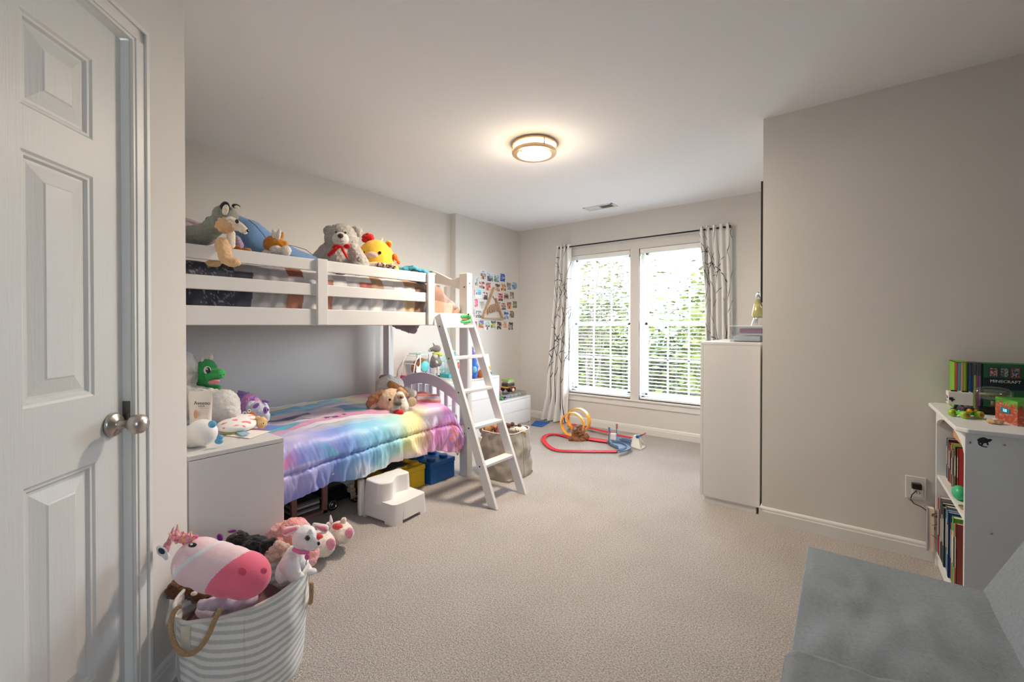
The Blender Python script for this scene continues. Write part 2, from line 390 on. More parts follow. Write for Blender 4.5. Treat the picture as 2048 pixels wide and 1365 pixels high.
# ------------------------------------------------------------------ windows
m_vinyl = mat('window_vinyl', (240, 241, 242), rough=.35)
def thin_glass(name, tint=(1, 1, 1), fac=.06, rough=0):
    m = bpy.data.materials.new(name); m.use_nodes = True; nt = m.node_tree; nt.nodes.clear(); N = nt.nodes.new
    o = N('ShaderNodeOutputMaterial'); t = N('ShaderNodeBsdfTransparent'); g = N('ShaderNodeBsdfGlossy'); x = N('ShaderNodeMixShader')
    t.inputs[0].default_value = (*tint, 1); g.inputs['Roughness'].default_value = rough; x.inputs[0].default_value = fac
    nt.links.new(t.outputs[0], x.inputs[1]); nt.links.new(g.outputs[0], x.inputs[2]); nt.links.new(x.outputs[0], o.inputs[0]); return m
m_glass = thin_glass('window_glass')
m_mullion = mat('mullion_paint', (214, 211, 205), rough=.5)
def window(n, x0, x1, z0, z1, y):
    w = props(bpy.data.objects.new('window_%d' % n, None), kind='structure'); COL.objects.link(w); w.location = ((x0+x1)/2, y, z0)
    f = MB(); t = .034
    for b in ((x0, x0+t, z0, z1), (x1-t, x1, z0, z1), (x0, x1, z0, z0+t), (x0, x1, z1-t, z1)): f.box(b[0], b[1], y, y+.07, b[2], b[3])
    f.build('window_frame', m_vinyl, w, bevel=.002)
    zm = (z0+z1)/2
    for k, (a, c, yy) in enumerate(((zm-.018, z1-t, y+.036), (z0+t, zm+.018, y+.012))):
        f = MB(); s = .03; X0, X1 = x0+t, x1-t
        for b in ((X0, X0+s, a, c), (X1-s, X1, a, c), (X0, X1, a, a+s), (X0, X1, c-s, c)): f.box(b[0], b[1], yy, yy+.024, b[2], b[3])
        sash = f.build('sash', m_vinyl, w, bevel=.0015)
        g = MB(); W = (X1-X0-2*s)
        for i in (1, 2): xx = X0+s+W*i/3; g.box(xx-.008, xx+.008, yy+.006, yy+.016, a+s, c-s)
        zz = (a+c)/2; g.box(X0+s, X1-s, yy+.006, yy+.016, zz-.008, zz+.008)
        g.build('muntins', m_vinyl, sash)
        MB().box(X0+s, X1-s, yy+.010, yy+.013, a+s, c-s).build('pane', m_glass, sash)
window(1, W1[0], W1[1], ZS, ZH, YW+.075)
window(2, W2[0], W2[1], ZS, ZH, YW+.075)
t = MB(); t.box(W1[1]-.0, W2[0]+.0, YW-.006, YW+.02, ZS, ZH); struct('trim_2', t, m_mullion, bevel=.002)
t = MB(); t.box(W1[0]-.03, W2[1]+.03, YW-.03, YW+.075, ZS-.02, ZS); t.box(W1[0]-.015, W2[1]+.015, YW-.013, YW, ZS-.085, ZS-.02); struct('trim_3', t, m_trim, bevel=.003)
# side window added in the right wall, out of view, to let in fill daylight
w = props(bpy.data.objects.new('window_3', None), kind='structure'); COL.objects.link(w); w.location = (XR+.05, (sy0+sy1)/2, sz0)
f = MB(); t_ = .04
for b in ((sy0, sy0+t_, sz0, sz1), (sy1-t_, sy1, sz0, sz1), (sy0, sy1, sz0, sz0+t_), (sy0, sy1, sz1-t_, sz1), ((sy0+sy1)/2-.03, (sy0+sy1)/2+.03, sz0, sz1)): f.box(XR+.03, XR+.08, b[0], b[1], b[2], b[3])
f.build('window_frame', m_vinyl, w)
MB().box(XR+.052, XR+.055, sy0+t_, sy1-t_, sz0+t_, sz1-t_).build('pane', m_glass, w)
# ------------------------------------------------------------------ blinds
m_slat = mat('blind_slat', (238, 238, 236), rough=.5)
def blind(x0, x1, label):
    y = YW+.028
    t = thing('window_blind', label, 'blind', ((x0+x1)/2, y, ZS), 0, 'white slatted blinds')
    boxo('headrail', m_slat, t, (x0+.006, x1-.006, y-.022, y+.022, ZH-.05, ZH-.004))
    s = MB(); z = ZS+.05
    while z < ZH-.06:
        c = math.radians(7)
        s.obox(((x0+x1)/2, y, z), (x1-x0-.016, .040, .0022), Matrix.Rotation(c, 3, 'X')); z += .0385
    s.build('slats', m_slat, t)
    boxo('bottom_rail', m_slat, t, (x0+.008, x1-.008, y-.02, y+.02, ZS+.008, ZS+.026))
    l = MB()
    for f in (.12, .5, .88):
        xx = x0+(x1-x0)*f
        for yy in (y-.021, y+.021): l.tube([(xx, yy, ZS+.03), (xx, yy, ZH-.05)], .0009, 4)
    l.build('ladder_cords', m_slat, t)
    MB().tube([(x0+.05, y-.03, ZH-.06), (x0+.052, y-.032, ZH-.95)], .003, 6).build('tilt_wand', mat('clear_wand', (230, 232, 235), rough=.2), t)
blind(*W1, 'white slatted blind in the left window, tilted open')
blind(*W2, 'white slatted blind in the right window, next to the bunched curtain')
# ------------------------------------------------------------------ ceiling lamp and vent
m_glow = mat('lit_glass', (255, 208, 145), rough=.4, emit=7)
lc = PZ(1068.5, 297, H-.03); lc.z = H
t = thing('ceiling_light', 'round flush ceiling light glowing warm with brushed metal rings', 'ceiling light', lc)
m_bronze = mat('satin_metal', (205, 178, 145), rough=.35, metal=.9)
R_ = .152
m = MB(); m.lathe([(R_-.004, -.001), (R_+.004, -.004), (R_+.004, -.016), (R_-.004, -.019), (R_-.014, -.010)], lc, 64); m.build('upper_ring', m_bronze, t, smooth=True, bevel=.001)
m = MB(); m.lathe([(R_-.022, -.050), (R_-.002, -.050), (R_+.001, -.056), (R_+.001, -.068), (R_-.006, -.074), (R_-.022, -.074)], lc, 64); m.build('lower_ring', m_bronze, t, smooth=True, bevel=.001)
m = MB(); m.lathe([(R_-.016, -.002), (R_-.016, -.06), (R_-.026, -.071), (.09, -.083), (.05, -.088), (.0001, -.090)], lc, 64); m.build('glass_shade', m_glow, t, smooth=True)
for k in range(3):
    a = math.radians(-150+120*k); p = lc+Vector((math.cos(a)*R_, math.sin(a)*R_, 0))
    MB().tube([p-UP*.01, p-UP*.06], .0035, 8).build('post', m_bronze, t, smooth=True)
MB().ell(lc+Vector((-.03, -.11, -.078)), .006, sub=2).build('finial', m_bronze, t, smooth=True)
light('bulb', 'AREA', lc-UP*.094, (0, 0, 0), 34, (1, .86, .70), shape='DISK', size=.25)
light('bulb_side_glow', 'POINT', lc-UP*.17, (0, 0, 0), 5, (1, .84, .66), shadow_soft_size=.12)
v0, v1, v2, v3 = (PZ(x, y, H) for x, y in ((1161.6, 416.5), (1223.5, 403.8), (1239.5, 412.5), (1179, 423.5)))
vc = (v0+v1+v2+v3)/4
t = thing('ceiling_vent', 'white rectangular air vent with grey louvres in the ceiling', 'vent', vc)
L_, W_ = .33, .15
m = MB()
for b in ((-L_/2, L_/2, -W_/2, -W_/2+.022), (-L_/2, L_/2, W_/2-.022, W_/2), (-L_/2, -L_/2+.022, -W_/2, W_/2), (L_/2-.022, L_/2, -W_/2, W_/2), (-.006, .006, -W_/2, W_/2)): m.box(vc.x+b[0], vc.x+b[1], vc.y+b[2], vc.y+b[3], H-.007, H)
m.build('frame', m_trim, t, bevel=.001)
m = MB()
for i in range(22):
    x = vc.x-L_/2+.028+i*(L_-.056)/21
    if abs(x-vc.x) < .008: continue
    m.obox((x, vc.y, H-.004), (.0085, W_-.05, .001), Matrix.Rotation(math.radians(-35 if x < vc.x else 35), 3, 'Y'))
m.build('louvres', m_trim, t)
boxo('dark_duct_sheet', mat('duct_dark', (90, 90, 88)), t, (vc.x-L_/2+.02, vc.x+L_/2-.02, vc.y-W_/2+.02, vc.y+W_/2-.02, H-.0012, H-.0004), bevel=0)  # flat dark sheet, its colour stands in for the shade inside the duct
# ================================================================== BUNK BED
m_white = mat('white_bed_paint', (218, 217, 217), rough=.4)
BX0, BX1, BY0, BY1 = -3.40, -2.33, .56, 2.53
XRL = -2.36           # outer face of the front rails
bed = thing('bunk_bed', 'white wooden twin bunk bed standing along the left wall', 'bunk bed', ((BX0+BX1)/2, (BY0+BY1)/2, 0))
PT = 1.60
pw, pd = .058, .085   # post width along Y and X
posts = []
for x0, x1 in ((BX1-pd, BX1), (BX0, BX0+pd)):
    for y0, y1 in ((BY1-pw, BY1), (BY0, BY0+pw)):
        boxo('bed_post', m_white, bed, (x0, x1, y0, y1, 0, PT), bevel=.004)
def arch_board(z_side, z_mid, zb, thick, y, name, ogee=True, n=40):
    """board between the posts: curved top, curved underside"""
    x0, x1 = BX0+pd, BX1-pd; bm = MB(); b = bm.bm; rows = []
    for i in range(n+1):
        t = i/n; x = x0+(x1-x0)*t
        c = math.sin(PI*min(1, max(0, (t-.13)/.74)))**1.3 if ogee else math.sin(PI*t)**.8
        dipv = -.012*math.exp(-((min(t, 1-t)-.10)/.06)**2) if ogee else 0
        top = z_side+(z_mid-z_side)*c+dipv; bot = zb+(z_mid-z_side)*(math.sin(PI*t)**.9)*(.92)
        rows.append([b.verts.new((x, yy, zz)) for yy, zz in ((y-thick/2, bot), (y-thick/2, top), (y+thick/2, top), (y+thick/2, bot))])
    for A, B in zip(rows, rows[1:]):
        for k in range(4): b.faces.new((A[k], B[k], B[(k+1) % 4], A[(k+1) % 4]))
    b.faces.new(rows[0]); b.faces.new(rows[-1][::-1])
    return bm.build(name, m_white, bed, bevel=.002, smooth=True)
for yc in (BY1-pw/2, BY0+pw/2):
    arch_board(1.575, 1.665, 1.47, .022, yc, 'headboard_arch')
    arch_board(.615, .785, .535, .022, yc, 'headboard_arch', ogee=False)
    for zb, zt, za in ((.34, .58, .17), (1.23, 1.50, .09)):
        for k in range(9):
            t = (k+1)/10; x = BX0+pd+(BX1-BX0-2*pd)*t
            boxo('slat', m_white, bed, (x-.017, x+.017, yc-.007, yc+.007, zb, zt-.05+za*math.sin(PI*t)**.9), bevel=.002)
    boxo('end_rail', m_white, bed, (BX0+pd, BX1-pd, yc-.013, yc+.013, .30, .40)); boxo('end_rail', m_white, bed, (BX0+pd, BX1-pd, yc-.013, yc+.013, 1.192, 1.282))
YL = 2.145            # the guard rail stops here; ladder opening beyond
for a, b_ in ((1.19, 1.281), (1.357, 1.423), (1.497, 1.562)):
    y1 = BY1-pw if a < 1.2 else YL
    boxo('side_rail', m_white, bed, (XRL-.022, XRL, BY0+pw, y1, a, b_), bevel=.004)
boxo('side_rail', m_white, bed, (XRL-.022, XRL, BY0+pw, BY1-pw, .315, .405), bevel=.004)
for y in (1.30, YL-.03):
    boxo('guard_rail_post', m_white, bed, (XRL, XRL+.020, y-.03, y+.03, 1.192, 1.566), bevel=.003)
for a, b_ in ((1.19, 1.281), (1.357, 1.423), (1.497, 1.562), (.315, .405)):
    boxo('wall_side_rail', m_white, bed, (BX0+.01, BX0+.032, BY0+pw, BY1-pw, a, b_), bevel=.004)
for zz in (.33, 1.21):
    m = MB()
    for k in range(12): y = BY0+.12+k*.155; m.box(BX0+.03, XRL-.02, y, y+.06, zz, zz+.018)
    m.build('bed_slats', m_white, bed)
m_bolt = mat('bolt', (60, 60, 62), rough=.35, metal=.8)
for z in (.66, .37, 1.24, 1.52):
    MB().lathe([(.0001, .003), (.006, .0025), (.0065, -.001)], (BX1, BY1-.03, z), 12, (1, 0, 0)).build('bolt', m_bolt, bed, smooth=True)
    MB().lathe([(.0001, .003), (.006, .0025), (.0065, -.001)], (BX1-.03, BY1-pw, z-.03), 12, (0, -1, 0)).build('bolt', m_bolt, bed, smooth=True)
# ladder
lad = thing('bunk_ladder', 'white wooden slanted ladder hooked onto the top bunk rail', 'ladder', (-2.05, 2.33, 0))
LB = Vector((-1.80, 0, 0)); LT = Vector((-2.318, 0, 1.262))
yn, yf = 2.155, 2.475
dl = (LT-LB).normalized(); nl = Vector((dl.z, 0, -dl.x))
for y in (yn, yf):
    a = LB.copy(); a.y = y; b_ = LT.copy(); b_.y = y
    bm = MB(); w_ = .036; hd = nl*w_; t_ = .012
    pts = [Vector((a.x-.036, y, 0)), Vector((a.x+.036, y, 0)), b_+hd*1.0, b_-hd*.75]
    A = [bm.bm.verts.new(p-Vector((0, t_, 0))) for p in pts]; B = [bm.bm.verts.new(p+Vector((0, t_, 0))) for p in pts]
    bm.bm.faces.new(A); bm.bm.faces.new(B[::-1])
    for k in range(4): bm.bm.faces.new((A[k], A[(k+1) % 4], B[(k+1) % 4], B[k]))
    bm.build('ladder_rail', m_white, lad, bevel=.003, smooth=True)
for z in (.262, .502, .735, .965, 1.19):
    t_ = z/LT.z; x = LB.x+(LT.x-LB.x)*t_
    boxo('rung', m_white, lad, (x-.040, x+.036, yn+.012, yf-.012, z-.018, z+.002), bevel=.003)
    MB().lathe([(.0001, .003), (.0055, .0025), (.006, -.001)], (x, yn-.012, z-.008), 12, (0, -1, 0)).build('bolt', m_bolt, lad, smooth=True)
# mattresses
m_matt = fabric('mattress', (205, 205, 208))
t = thing('mattress', 'thin mattress under the grey patchwork comforter on the top bunk', 'mattress', (-2.87, 1.54, 1.228), 0)
boxo('mattress_body', m_matt, t, (BX0+.045, XRL-.075, BY0+.07, BY1-.07, 1.229, 1.36), bevel=.03, seg=4)
t = thing('mattress', 'mattress under the rainbow comforter on the bottom bunk', 'mattress', (-2.87, 1.54, .348), 0)
boxo('mattress_body', m_matt, t, (BX0+.045, XRL-.05, BY0+.07, BY1-.07, .349, .50), bevel=.03, seg=4)
# ------------------------------------------------------------------ printed comforters
def lerpc(a, b, t): return tuple(a[i]+(b[i]-a[i])*t for i in range(3))
def ramp(stops, t):
    if t <= stops[0][0]: return stops[0][1]
    for (a, ca), (b, cb) in zip(stops, stops[1:]):
        if t <= b: return lerpc(ca, cb, (t-a)/(b-a))
    return stops[-1][1]
def nz(*a): return noise.noise(Vector(a))
def smooth(a, b, x): t = max(0, min(1, (x-a)/(b-a))); return t*t*(3-2*t)
def cloth_grid(name, m, parent, fn, nu, nv, col=None, solid=.012):
    """fn(i,j in 0..1) -> (point, paintcoords)"""
    bm = bmesh.new(); V_ = []; pc = []
    for i in range(nu+1):
        row = []
        for j in range(nv+1):
            p, q = fn(i/nu, j/nv); row.append(bm.verts.new(p)); pc.append(q)
        V_.append(row)
    for i in range(nu):
        for j in range(nv): bm.faces.new((V_[i][j], V_[i+1][j], V_[i+1][j+1], V_[i][j+1]))
    bmesh.ops.recalc_face_normals(bm, faces=bm.faces)
    me = bpy.data.meshes.new(name); bm.to_mesh(me); bm.free()
    if col:
        a = me.color_attributes.new('Col', 'FLOAT_COLOR', 'POINT')
        for k, q in enumerate(pc): a.data[k].color = (*lin(col(*q)), 1)
    return link(name, me, m, parent, True, True, solid=solid)
m_satin = mat('printed_satin', (255, 255, 255), rough=.42, attr='Col', sheen=.25, bump=.06, bscale=90, spec=.45)
m_print = mat('printed_cotton', (255, 255, 255), rough=.8, attr='Col', bump=.1, bscale=300, spec=.2)
# --- lower comforter
def hem_z(Y):   # height of the hem above the floor, front side
    return .215+.05*smooth(.9, 1.4, Y)+.02*smooth(1.6, 2.1, Y)+.010*math.sin(Y*11)+.012*nz(Y*5, 3, 1)-.055*smooth(2.16, 2.34, Y)
ZT = .575
LY0, LY1 = .62, 2.44
def low(i, j):
    Y = LY0+(LY1-LY0)*i
    xw, xe = -3.36, -2.37
    R = .085; flat = (xe-R-xw); arc = R*PI/2; hz = hem_z(Y); drop = ZT-R-hz; tot = flat+arc+drop
    s = j**.9*tot
    puff = .018*nz(Y*4.5, s*4, 0)+.008*nz(Y*12, s*11, 5)+.022*math.sin(PI*min(1, s/flat))**.5
    if s <= flat: x = xw+s; z = ZT+puff; out = 0
    elif s <= flat+arc:
        a = (s-flat)/R; x = xe-R+math.sin(a)*R; z = ZT-R+math.cos(a)*R+puff*(1-(s-flat)/arc)
    else: x = xe; z = ZT-R-(s-flat-arc)
    d = max(0, s-flat-arc*.4); dd = min(1, d/.30)
    seam = flat+arc+.075+.03*math.sin(Y*2.2)                 # stitched line
    ph = 52*Y+11*nz(Y*2.3, s*2.0, 2)+5*nz(Y*7, s*2.5, 6)
    fold = (.006+.018*max(0, .25+nz(Y*3.5, s*2, 21)))*dd*math.sin(ph)+.012*dd*math.sin(ph*.31+1)+.020*dd*nz(Y*19+s*7, s*5, 7)+.007*dd*nz(Y*60-s*14, s*9, 3)
    pin = math.exp(-((s-seam)/.014)**2)
    x += fold+.045*math.sin(PI*min(1, dd*.9))*(1-.25*dd)-.020*pin+.004*pin*math.sin(Y*190)
    # the foot end rounds off and tucks down by the headboard
    e = smooth(LY1-.14, LY1, Y); z -= .13*e*e*(1-.5*dd); Y2 = Y-.012*e*math.sin(s*20)
    x -= .02*e*dd
    return Vector((x, Y2, z)), (Y, s, flat+arc, seam, tot)
FR = [(.55, (176, 168, 214)), (1.0, (170, 160, 216)), (1.22, (156, 160, 226)), (1.42, (110, 140, 222)), (1.56, (116, 188, 226)), (1.68, (150, 212, 216)), (1.80, (206, 222, 158)), (1.92, (240, 226, 150)), (2.04, (238, 200, 160)), (2.14, (234, 150, 190)), (2.28, (222, 132, 198)), (2.45, (206, 140, 214))]
def lowcol(Y, s, edge, seam, tot):
    w = .16*nz(Y*2.6, s*2.6, 1.5)+.06*nz(Y*8, s*8, 4)
    if s > edge-.10:
        t = Y+w*1.0+(s-edge)*.10
        c = ramp(FR, t)
        lo = smooth(seam+.05, tot, s)
        c = lerpc(c, ramp([(.5, (150, 140, 206)), (1.4, (120, 132, 214)), (1.6, (130, 196, 226)), (1.8, (226, 226, 206)), (2.0, (240, 216, 190)), (2.2, (236, 178, 206)), (2.5, (222, 150, 206))], t), lo*.8)
        n2 = nz(Y*3.5+7, s*5, 9); 
        if n2 > .12: c = lerpc(c, (238, 226, 236), min(.7, (n2-.12)*3.2))
        # painted cloud-mane swirl near the cabinet
        dx = (Y-1.22)/.17; dz = (s-edge-.0-.05*dx*dx)/.05
        rr = dx*dx+dz*dz
        if rr < 1.15: c = lerpc(ramp([(.0, (214, 120, 176)), (.4, (128, 128, 208)), (.75, (96, 164, 218)), (1, (110, 190, 220))], (dx+1)/2+.15*nz(Y*9, s*9, 1)), c, smooth(.75, 1.15, rr))
        for (sy, ss, sr) in ((1.42, .25, .012), (1.62, .20, .012), (1.30, .33, .007), (1.22, .24, .008), (1.74, .31, .006)):
            g = math.exp(-((Y-sy)**2+(s-edge-ss)**2)/(sr*sr)); c = lerpc(c, (255, 226, 240), g)
        if abs(Y-2.33-.5*(s-edge-.12)) < .05 and .02 < s-edge < .24 and nz(Y*60, s*60, 0) > .12: c = (232, 128, 78)
        if abs(s-seam) < .003: c = lerpc(c, (90, 84, 150), .55)
        return c
    # top: swirled bands of a painted mane, a face and rainbow
    u = Y; v = s
    t = v*2.6+.55*math.sin(u*3.4+v*3)+.5*nz(u*1.8, v*2.2, 3)
    bands = [(232, 216, 160), (74, 170, 214), (110, 206, 222), (170, 150, 216), (240, 214, 230), (92, 122, 208), (64, 176, 206), (226, 150, 190), (238, 226, 240)]
    k = int(math.floor(t*3.2)) % len(bands); f = t*3.2-math.floor(t*3.2)
    c = bands[k]
    if f < .10: c = lerpc(c, (60, 70, 150), .6)
    # pale face with dark lash stroke
    dx = (u-1.40)/.30; dv = (v-.55)/.17
    if dx*dx+dv*dv < 1: c = (226, 206, 226)
    if abs(v-.47-.10*math.sin((u-1.05)*6)) < .028 and 1.18 < u < 1.48: c = (30, 42, 96)
    if abs(v-.68-.05*math.sin(u*9)) < .014 and 1.30 < u < 1.62 and nz(u*25, v*25, 1) > -.15: c = (44, 44, 92)
    if (u-1.0)**2+(v-.52)**2 < .012: c = (216, 92, 136)
    r = smooth(1.75, 2.0, u+w)
    if r > 0:
        rb = ramp([(1.75, (170, 196, 226)), (1.88, (196, 222, 176)), (2.0, (240, 228, 160)), (2.12, (244, 196, 170)), (2.22, (234, 120, 160)), (2.4, (206, 130, 206))], u+w*.6+.12*v)
        c = lerpc(c, rb, r)
    e2 = smooth(edge-.22, edge-.10, s); c = lerpc(c, lerpc(ramp(FR, u+w), (226, 206, 226), .35), e2)
    return c
t = thing('comforter', 'satin rainbow and galaxy print comforter spread over the bottom bunk', 'comforter', (-2.87, 1.5, .5))
cloth_grid('comforter_cloth', m_satin, t, low, 520, 260, lambda *q: lerpc(lowcol(*q), (226, 222, 230), .10), solid=.010)
# --- upper comforter: pixel squares
def upc(i, j):
    Y = .64+(2.455-.64)*i; xw, xe = -3.37, -2.398
    R = .08; ztop = 1.50; flat = xe-R-xw; arc = R*PI/2; drop = .185; tot = flat+arc+drop; s = j*tot
    far = smooth(2.14, 2.45, Y)
    puff = .02*nz(Y*4, s*4, 10)+.006*nz(Y*14, s*14, 15)
    if s <= flat: x = xw+s; z = ztop+puff+.02*math.sin(PI*s/flat)
    elif s <= flat+arc: a = (s-flat)/R; x = xe-R+math.sin(a)*R; z = ztop-R+math.cos(a)*R+puff*(1-(s-flat)/arc)
    else: x = xe; z = ztop-R-(s-flat-arc)
    d = min(1, max(0, s-flat)/.2)
    ph = 70*Y+40*s+3*nz(Y*5, s*4, 3)
    x += d*(.006*math.sin(ph)+.004*nz(Y*25, s*14, 8))-.004
    z -= .20*far**2*(1-d*.9)+.015*far*math.sin(ph*.6)
    x = min(x, xe-.001) if Y < 2.17 else x+.02*math.sin(PI*far)*d
    return Vector((x, Y, z)), (Y, s, flat)
_rp2 = random.Random(23)
PAL = {0: [(58, 60, 72), (66, 68, 80)], 1: [(158, 154, 158), (150, 146, 152), (168, 166, 168)], 2: [(206, 202, 200), (168, 166, 168), (190, 188, 190), (180, 176, 178), (60, 52, 50), (120, 92, 80), (226, 220, 212), (150, 80, 58), (196, 120, 92)],
       3: [(190, 188, 190), (216, 212, 210), (60, 56, 58), (214, 176, 124), (172, 130, 96), (176, 172, 176), (210, 208, 208), (176, 172, 176), (230, 226, 222), (170, 166, 168), (188, 186, 188), (190, 92, 80), (140, 106, 90), (184, 180, 182), (198, 196, 196)], 4: [(150, 110, 92), (196, 144, 112), (120, 92, 82), (206, 176, 156), (170, 166, 172), (150, 146, 150)]}
_grid = {}
def upcol(Y, s, flat):
    a = int(math.floor((Y+.25*(s-flat)*.3)/.088)); b = int(math.floor((s-flat)/.088)); 
    z = 0 if Y < .87 else 1 if Y < 1.10 else 2 if Y < 1.34 else 3 if Y < 2.0 else 4
    if (a, b) not in _grid: _grid[(a, b)] = _rp2.choice(PAL[z])
    c = _grid[(a, b)]; g_ = sum(c)/3; c = lerpc(c, (g_, g_, g_+2), .28)
    if z == 0 and (abs(nz(Y*30, s*30, 2)) < .03): c = (130, 132, 142)
    if Y > 2.28: c = lerpc(c, (150, 146, 150) if b % 2 else (206, 160, 134), .6)
    return c
t = thing('comforter', 'grey comforter with a pixel block print of brown and orange squares on the top bunk', 'comforter', (-2.87, 1.5, 1.4))
cloth_grid('comforter_cloth', m_print, t, upc, 420, 170, upcol, solid=.008)
# dark fleece hanging down between the slats at the foot of the top bunk
p = PL(dep(PX(812, 655, -2.6))); p.cap(792, 648, 9, 822, 655, 12).cap(800, 646, 8, 830, 648, 10).e(826, 660, 9, 8)
t = thing('fleece_blanket', 'dark grey fleece blanket corner hanging below the top bunk', 'blanket', PD(812, 652, p.d)); soft('blanket_cloth', plushm('darkgrey', (150, 142, 148)), t, p, fluff=.006)
# ================================================================== FURNITURE
import numpy as np
m_foil = mat('white_foil', (214, 213, 212), rough=.45)
m_gap = mat('shadow_gap', (120, 118, 115), rough=.8)
# bedside cabinet
NX0, NX1, NY0, NY1, NZ = -2.285, -1.93, .545, .892, .70
t = thing('bedside_cabinet', 'plain white cabinet between the door wall and the bottom bunk', 'cabinet', ((NX0+NX1)/2, (NY0+NY1)/2, 0))
boxo('cabinet_body', m_foil, t, (NX0, NX1-.016, NY0+.002, NY1-.002, 0, NZ-.018))
boxo('cabinet_top', m_foil, t, (NX0, NX1, NY0, NY1, NZ-.018, NZ), bevel=.002)
boxo('cabinet_door', m_foil, t, (NX1-.015, NX1, NY0+.002, NY1-.001, .03, NZ-.020), bevel=.0015)
# stepped chest and low drawer unit along the wall beyond the bed
def chest(name, label, x0, x1, y0, y1, h, seams, cat, gap=True):
    t = thing(name, label, cat, ((x0+x1)/2, (y0+y1)/2, 0))
    boxo('cabinet_body', m_foil, t, (x0, x1-.018, y0, y1, .0, h-.018)); boxo('cabinet_top', m_foil, t, (x0, x1+.002, y0, y1, h-.018, h), bevel=.0015)
    zs = [.045]+seams+[h-.020]
    for a, b in zip(zs, zs[1:]): boxo('drawer', m_foil, t, (x1-.017, x1, y0+.003, y1-.014, a+.0015, b-.0015), bevel=.001)
    boxo('side_panel', m_foil, t, (x1-.018, x1+.002, y1-.013, y1, 0, h-.018), bevel=.001)
    return t
chest('chest_of_drawers', 'taller white chest beyond the foot of the bunk bed with toys on top', -3.425, -2.95, 2.66, 3.63, .652, [.20, .43], 'chest of drawers')
chest('drawer_unit', 'low white two drawer unit beside the curtain', -3.42, -2.985, 3.66, 4.27, .353, [.20], 'drawer unit')
# tall cabinet right of the window
CX0, CX1, CY0, CY1, CZ = -.765, -.412, 3.09, 3.86, 1.079
t = thing('storage_cabinet', 'tall plain white cabinet standing against the partition corner', 'cabinet', ((CX0+CX1)/2, (CY0+CY1)/2, 0))
boxo('side_panel', m_foil, t, (CX0+.018, CX1, CY0, CY0+.018, .045, CZ-.018), bevel=.001); boxo('side_panel', m_foil, t, (CX0+.018, CX1, CY1-.018, CY1, .0, CZ-.018), bevel=.001)
boxo('cabinet_body', m_foil, t, (CX0+.02, CX1, CY0+.018, CY1-.018, .05, CZ-.018)); boxo('cabinet_top', m_foil, t, (CX0, CX1, CY0-.001, CY1, CZ-.018, CZ), bevel=.0015)
for a, b in ((CY0+.001, (CY0+CY1)/2-.001), ((CY0+CY1)/2+.001, CY1-.001)): boxo('cabinet_door', m_foil, t, (CX0, CX0+.017, a, b, .048, CZ-.02), bevel=.001)
boxo('plinth', m_foil, t, (CX0+.03, CX1-.02, CY0+.006, CY1-.01, 0, .05), bevel=.001)
# black edged frame on the hidden face of the partition
t = thing('wall_mirror', 'black edged tall frame hanging round the corner on the partition, seen as a thin line', 'mirror', (XS-.008, 3.3, 1.45))
boxo('frame', mat('black_frame', (24, 26, 28), rough=.4), t, (XS-.016, XS-.001, 3.05, 3.55, 1.33, 2.075), bevel=.002)
boxo('mirror_glass', mat('mirror', (220, 225, 225), rough=.02, metal=1), t, (XS-.0175, XS-.015, 3.08, 3.52, 1.36, 2.045), bevel=0)
# clear drawer box and lava lamp on the tall cabinet
m_clear = thin_glass('clear_plastic', (.93, .95, .96), .12, .12)
t = thing('plastic_organizer', 'clear plastic two tier organizer box with pink things inside on the tall cabinet', 'organizer box', (-.51, 3.36, CZ))
for z0, z1 in ((CZ, CZ+.052), (CZ+.054, CZ+.104)):
    m = MB(); 
    for b in ((-.605, -.602, 3.2, 3.52), (-.418, -.415, 3.2, 3.52), (-.605, -.415, 3.2, 3.203), (-.605, -.415, 3.517, 3.52)): m.box(b[0], b[1], b[2], b[3], z0, z1)
    m.box(-.605, -.415, 3.2, 3.52, z0, z0+.003); m.build('tray', m_clear, t, bevel=.001)
boxo('lid', mat('frosted', (236, 238, 240), rough=.3), t, (-.607, -.413, 3.198, 3.522, CZ+.104, CZ+.108), bevel=.001)
boxo('tray_contents', mat('pink_contents', (240, 170, 215), rough=.6), t, (-.56, -.43, 3.26, 3.5, CZ+.058, CZ+.09), bevel=.006); boxo('tray_contents', mat('white_contents', (225, 225, 228), rough=.6), t, (-.59, -.43, 3.23, 3.5, CZ+.004, CZ+.04), bevel=.006)
lp = PD(1516, 652, 3.02); lp.z = CZ+.108
t = thing('lava_lamp', 'lava lamp with a silver cap and yellow-green liquid on the organizer box', 'lava lamp', lp)
m_silver = mat('silver', (200, 200, 200), rough=.25, metal=1)
MB().lathe([(.043, 0), (.045, .004), (.028, .05), (.030, .055)], lp, 32).build('base', m_silver, t, smooth=True)
MB().lathe([(.030, .055), (.040, .075), (.036, .10), (.018, .185)], lp, 32).build('liquid_bottle', mat('lava_liquid', (222, 218, 150), rough=.15, trans=.55), t, smooth=True)
MB().lathe([(.018, .185), (.010, .228), (.005, .236), (.0001, .238)], lp, 32).build('cap', m_silver, t, smooth=True)
MB().ell(lp+Vector((0, 0, .085)), (.024, .024, .022)).ell(lp+Vector((.006, 0, .11)), .014).build('wax', mat('wax', (240, 150, 90), rough=.5), t, smooth=True)
